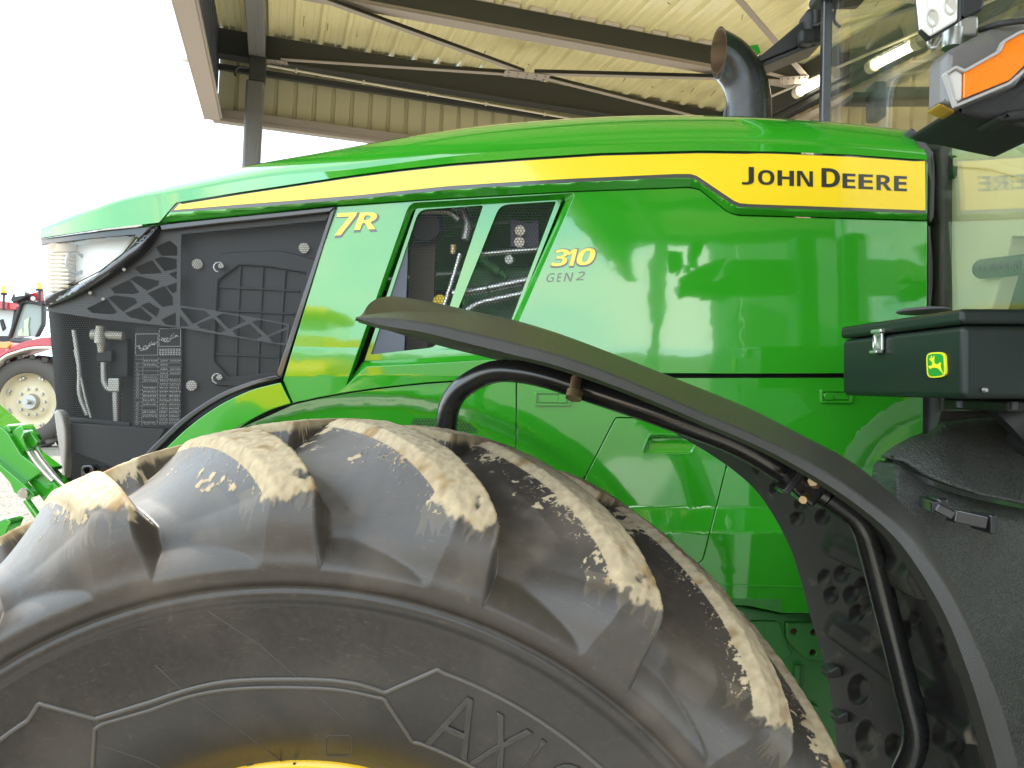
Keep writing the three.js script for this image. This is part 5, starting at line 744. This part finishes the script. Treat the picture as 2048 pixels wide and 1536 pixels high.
// ------------------------------------------------------------------ red tractor behind, at the left edge
function redTractor(o, A, full) {
  const d = 19, Q = (x, y, dd = d) => P(x, y, dd), pn = (poly, dd, t, opt = {}) => panel(poly, () => dd, { thick: t, bevel: .02, cell: 400, step: 200, ...opt });
  return { Q, pn, d };
}
{
  const d = 19, gy = .17; const wc = P(73, 803, d); const R = wc.y - gy;
  const o = thing('red_tractor', 'red tractor with cream rear wheel, half hidden behind the black grille', 'tractor', V3(wc.x, gy, wc.z - .6));
  const pn = (poly, dd, t, b = .02) => panel(poly, () => dd, { thick: t, bevel: b, cell: 400, step: 30 });
  const wh = new THREE.Group(); wh.name = 'rear_wheel'; o.add(wh); baseOf.set(wh, baseOf.get(o));
  const q = k => wc.clone().add(V3(0, 0, k));
  const ty = new THREE.LatheGeometry([[.68, -.35], [.72, -.38], [.85, -.40], [R * .93, -.36], [R * .97, -.2], [R * .97, .2], [R * .93, .36], [.85, .40], [.72, .38], [.68, .35]].map(p => new THREE.Vector2(...p)), 96); ty.rotateX(Math.PI / 2); ty.translate(...q(0).toArray());
  const lg = []; for (let i = 0; i < 22; i++) { const a = i / 22 * Math.PI * 2; for (const s of [-1, 1]) { const b = new RoundedBoxGeometry(.1, .11, .46, 1, .02); b.rotateY(s * .7); b.translate(0, R * .975, s * .2); b.rotateZ(-a - (s > 0 ? 0 : .14)); b.translate(...q(0).toArray()); lg.push(b); } }
  mk('tyre', [ty, ...lg], M.rubber, wh);
  const rr = 62 / F * d; const rim = new THREE.LatheGeometry([[rr, .25], [rr, .34], [rr * .97, .36], [rr * .9, .33], [rr * .86, .2], [rr * .8, .12], [rr * .55, .10], [rr * .5, .16], [rr * .3, .17], [0.0, .17]].map(p => new THREE.Vector2(...p)), 64); rim.rotateX(Math.PI / 2); rim.translate(...q(0).toArray());
  mk('rim', rim, M.rimCream, wh);
  const bl = []; for (let i = 0; i < 10; i++) { const a = i / 10 * 6.283; const c = q(.17).add(V3(Math.cos(a) * rr * .42, Math.sin(a) * rr * .42, 0)); bl.push(cyl(c, c.clone().add(V3(0, 0, .05)), .035, .03, 6)); } for (let i = 0; i < 8; i++) for (const e of [-.06, .06]) { const a = i / 8 * 6.283 + .39 + e; const c = q(.16).add(V3(Math.cos(a) * rr * .79, Math.sin(a) * rr * .79, 0)); bl.push(cyl(c, c.clone().add(V3(0, 0, .05)), .03, .03, 8)); }
  mks('wheel_bolt', bl, M.bolt, wh); mk('hub', [cyl(q(.15), q(.30), .2, .17, 24), cyl(q(.3), q(.45), .06, .06, 16)], M.bolt, wh);
  mk('fender', [pn([...spl([[-70, 760], [-20, 722], [6, 706], [30, 690], [60, 680], [100, 674], [170, 680], [220, 720]], 30), ...spl([[220, 735], [170, 697], [100, 692], [60, 694], [30, 702], [0, 716], [-60, 775]], 30)], d - .5, 1.0)], M.red, o);
  mk('fender_edge', pn([...spl([[-60, 775], [0, 716], [30, 702], [60, 694], [100, 692], [170, 697], [220, 735]], 30), ...spl([[220, 741], [170, 703], [100, 698], [60, 699], [30, 707], [0, 722], [-60, 782]], 30)], d - .52, .3), M.conduit, o);
  mk('side_lamp', pn([[-6, 685], [18, 683], [20, 690], [14, 697], [-6, 697]], d - .58, .1), M.orange, o);
  const cabT = mk('cab_frame', [pn([[38, 606], [44, 604], [20, 675], [14, 676]], d - .3, .12), pn([[82, 606], [88, 612], [86, 650], [74, 673], [68, 674], [82, 648]], d - .3, .12), pn([[34, 602], [50, 599], [88, 604], [88, 611], [48, 606], [36, 610]], d - .3, .5)], M.black, o);
  mk('cab_glass', pn([[42, 606], [84, 608], [82, 648], [70, 673], [20, 676]], d - .2, .02, .004), std({ color: C(.26, .29, .27), roughness: .06, name: 'cab glass of the far tractor' }), o);
  mk('cab_seat', [pn([[48, 640], [58, 634], [56, 650], [58, 672], [46, 672]], d - .24, .03, .004), pn([[36, 662], [44, 656], [46, 672], [36, 672]], d - .24, .03, .004)], std({ color: C(.42, .5, .36), roughness: .8, name: 'pale green seat cover' }), o);
  mk('cab_roof', [pn([[34, 600], [40, 592], [86, 580], [92, 604], [50, 600]], d - .1, 1.4)], M.red, o);
  mks('roof_lamp', [pn([[20, 600], [28, 583], [48, 582], [54, 592], [40, 600], [26, 606]], d - .4, .2), cyl(P(66, 597, d - .5), P(66, 597, d - .6), .065, .065, 20)], M.black, o);
  mks('lamp_face', [pn([[28, 585], [47, 583], [50, 591], [30, 594]], d - .42, .04, .006), cyl(P(66, 597, d - .6), P(66, 597, d - .63), .05, .05, 20)], std({ color: C(.6, .6, .58), roughness: .3, name: 'lamp glass' }), o);
  mk('beacon', [new THREE.CapsuleGeometry(.06, .08, 8, 16).translate(...P(79, 572, d - .4).toArray())], M.amber, o); mk('beacon_stem', [cyl(P(79, 578, d - .4), P(79, 582, d - .4), .085, .085, 14), cyl(P(79, 582, d - .4), P(80, 612, d - .4), .03, .03, 10)], M.black, o);
  mk('bonnet', pn([[-140, 700], [-80, 676], [10, 684], [10, 720], [-140, 760]], d + .1, 1.0), M.red, o);
  // the next one to its left, only its roof corner and beacon in view
  const d2 = 21, o2 = thing('red_tractor', 'second red tractor, only its cab roof and beacon in view at the left edge', 'tractor', V3(P(-60, 700, d2).x, gy, -d2 - .7));
  mk('cab_roof', pn([[-120, 600], [-10, 600], [36, 606], [32, 620], [0, 618], [-120, 614]], d2, 1.3), M.red, o2);
  mk('cab_frame', [pn([[28, 618], [33, 618], [24, 672], [18, 674]], d2 + .1, .1), pn([[-100, 614], [-94, 614], [-94, 720], [-100, 720]], d2 + .1, .1), pn([[-2, 640], [4, 638], [10, 656], [4, 662]], d2 + .2, .06), pn([[-100, 672], [20, 672], [20, 690], [-100, 690]], d2 + .2, 1)], M.black, o2);
  mk('cab_glass', pn([[-90, 618], [28, 620], [20, 672], [-90, 672]], d2 + .25, .02, .004), std({ color: C(.5, .55, .52), roughness: .08, name: 'pale cab glass' }), o2);
  mk('beacon', [new THREE.CapsuleGeometry(.07, .1, 8, 16).translate(...P(8, 579, d2 - .1).toArray())], M.amber, o2); mk('beacon_stem', [cyl(P(8, 586, d2 - .1), P(8, 590, d2 - .1), .09, .08, 14), cyl(P(8, 590, d2 - .1), P(7, 620, d2 - .1), .03, .03, 10)], M.black, o2);
  const w2 = [1.0, -1.2].map(x => { const g = new THREE.TorusGeometry(.62, .26, 18, 48); g.translate(P(-60, 0, d2).x + x, gy + .88, -d2 - .3); return g; }); mks('wheel', w2, M.rubber, o2);
  mk('body', rbox([P(-60, 0, d2).x - .3, gy + 1.35, -d2 - .7], [3.4, .7, .9], .12), M.red, o2);
}

// ------------------------------------------------------------------ what the paint mirrors, behind the eye
{
  const g = .02; const LY = std({ color: C(0.95, 0.45, 0.008), roughness: .5, name: 'orange yellow machine paint' }); const o = thing('yellow_loader', 'yellow wheel loader mirrored in the green panel behind the grille', 'loader', V3(-3.1, 0, 4.7));
  const B = (c, s, r) => rbox([c[0] - 3.1, c[1], c[2] + 4.7], s, r);
  mk('body', [B([-.2, 1.25, 0], [1.5, .7, 1.3], .15), B([1.1, .95, 0], [1.2, .5, 1.0], .12)], LY, o); mk('cab', [B([-.1, 2.2, 0], [1.1, 1.2, 1.2], .1)], M.glass, o); mk('cab_roof', B([-.1, 2.86, 0], [1.2, .12, 1.3], .05), LY, o);
  mk('arm', [bar(V3(-3.2, 2.5, 4.2), V3(-2.0, 2.35, 4.2), .14, .2), bar(V3(-2.02, 2.4, 4.2), V3(-1.9, .8, 4.2), .14, .2)], LY, o); mk('bucket', B([2.5, .4, 0], [.5, .6, 1.9], .08), LY, o);
  for (const x of [-.7, 1.1]) mk('wheel', new THREE.TorusGeometry(.36, .19, 16, 40).translate(-3.1 + x, .55, 4.05), M.rubber, o);
}
{
  const o = thing('workshop_building', 'grey workshop building mirrored in the rear of the green side panel', 'building', V3(7.2, 0, 11));
  const w = std({ color: C(.09, .095, .09), roughness: .7, name: 'dark grey cladding' });
  for (let i = 0; i < 10; i++) mk('wall_panel', rbox([4.25 + i * 1.0, 3.6, 9 + (i % 2) * .006], [.996, 7.2, .08], .01), w, o);
  mk('side_wall', rbox([3.71, 3.6, 9.95], [.08, 7.2, 1.8], .01), w, o); mk('roof', rbox([8.85, 7.28, 9.95], [10.4, .14, 2.2], .02), M.beam, o);
  mk('door', [rbox([5.9, 1.3, 8.94], [1.1, 2.6, .05], .01), rbox([5.3, 1.3, 8.93], [.08, 2.6, .06], .01)], M.clad, o);
  mk('window', rbox([7.9, 1.9, 8.945], [1.3, 1.1, .04], .01), std({ color: C(.5, .55, .55), roughness: .1, name: 'pale window' }), o);
}
renderer.render(scene, camera);
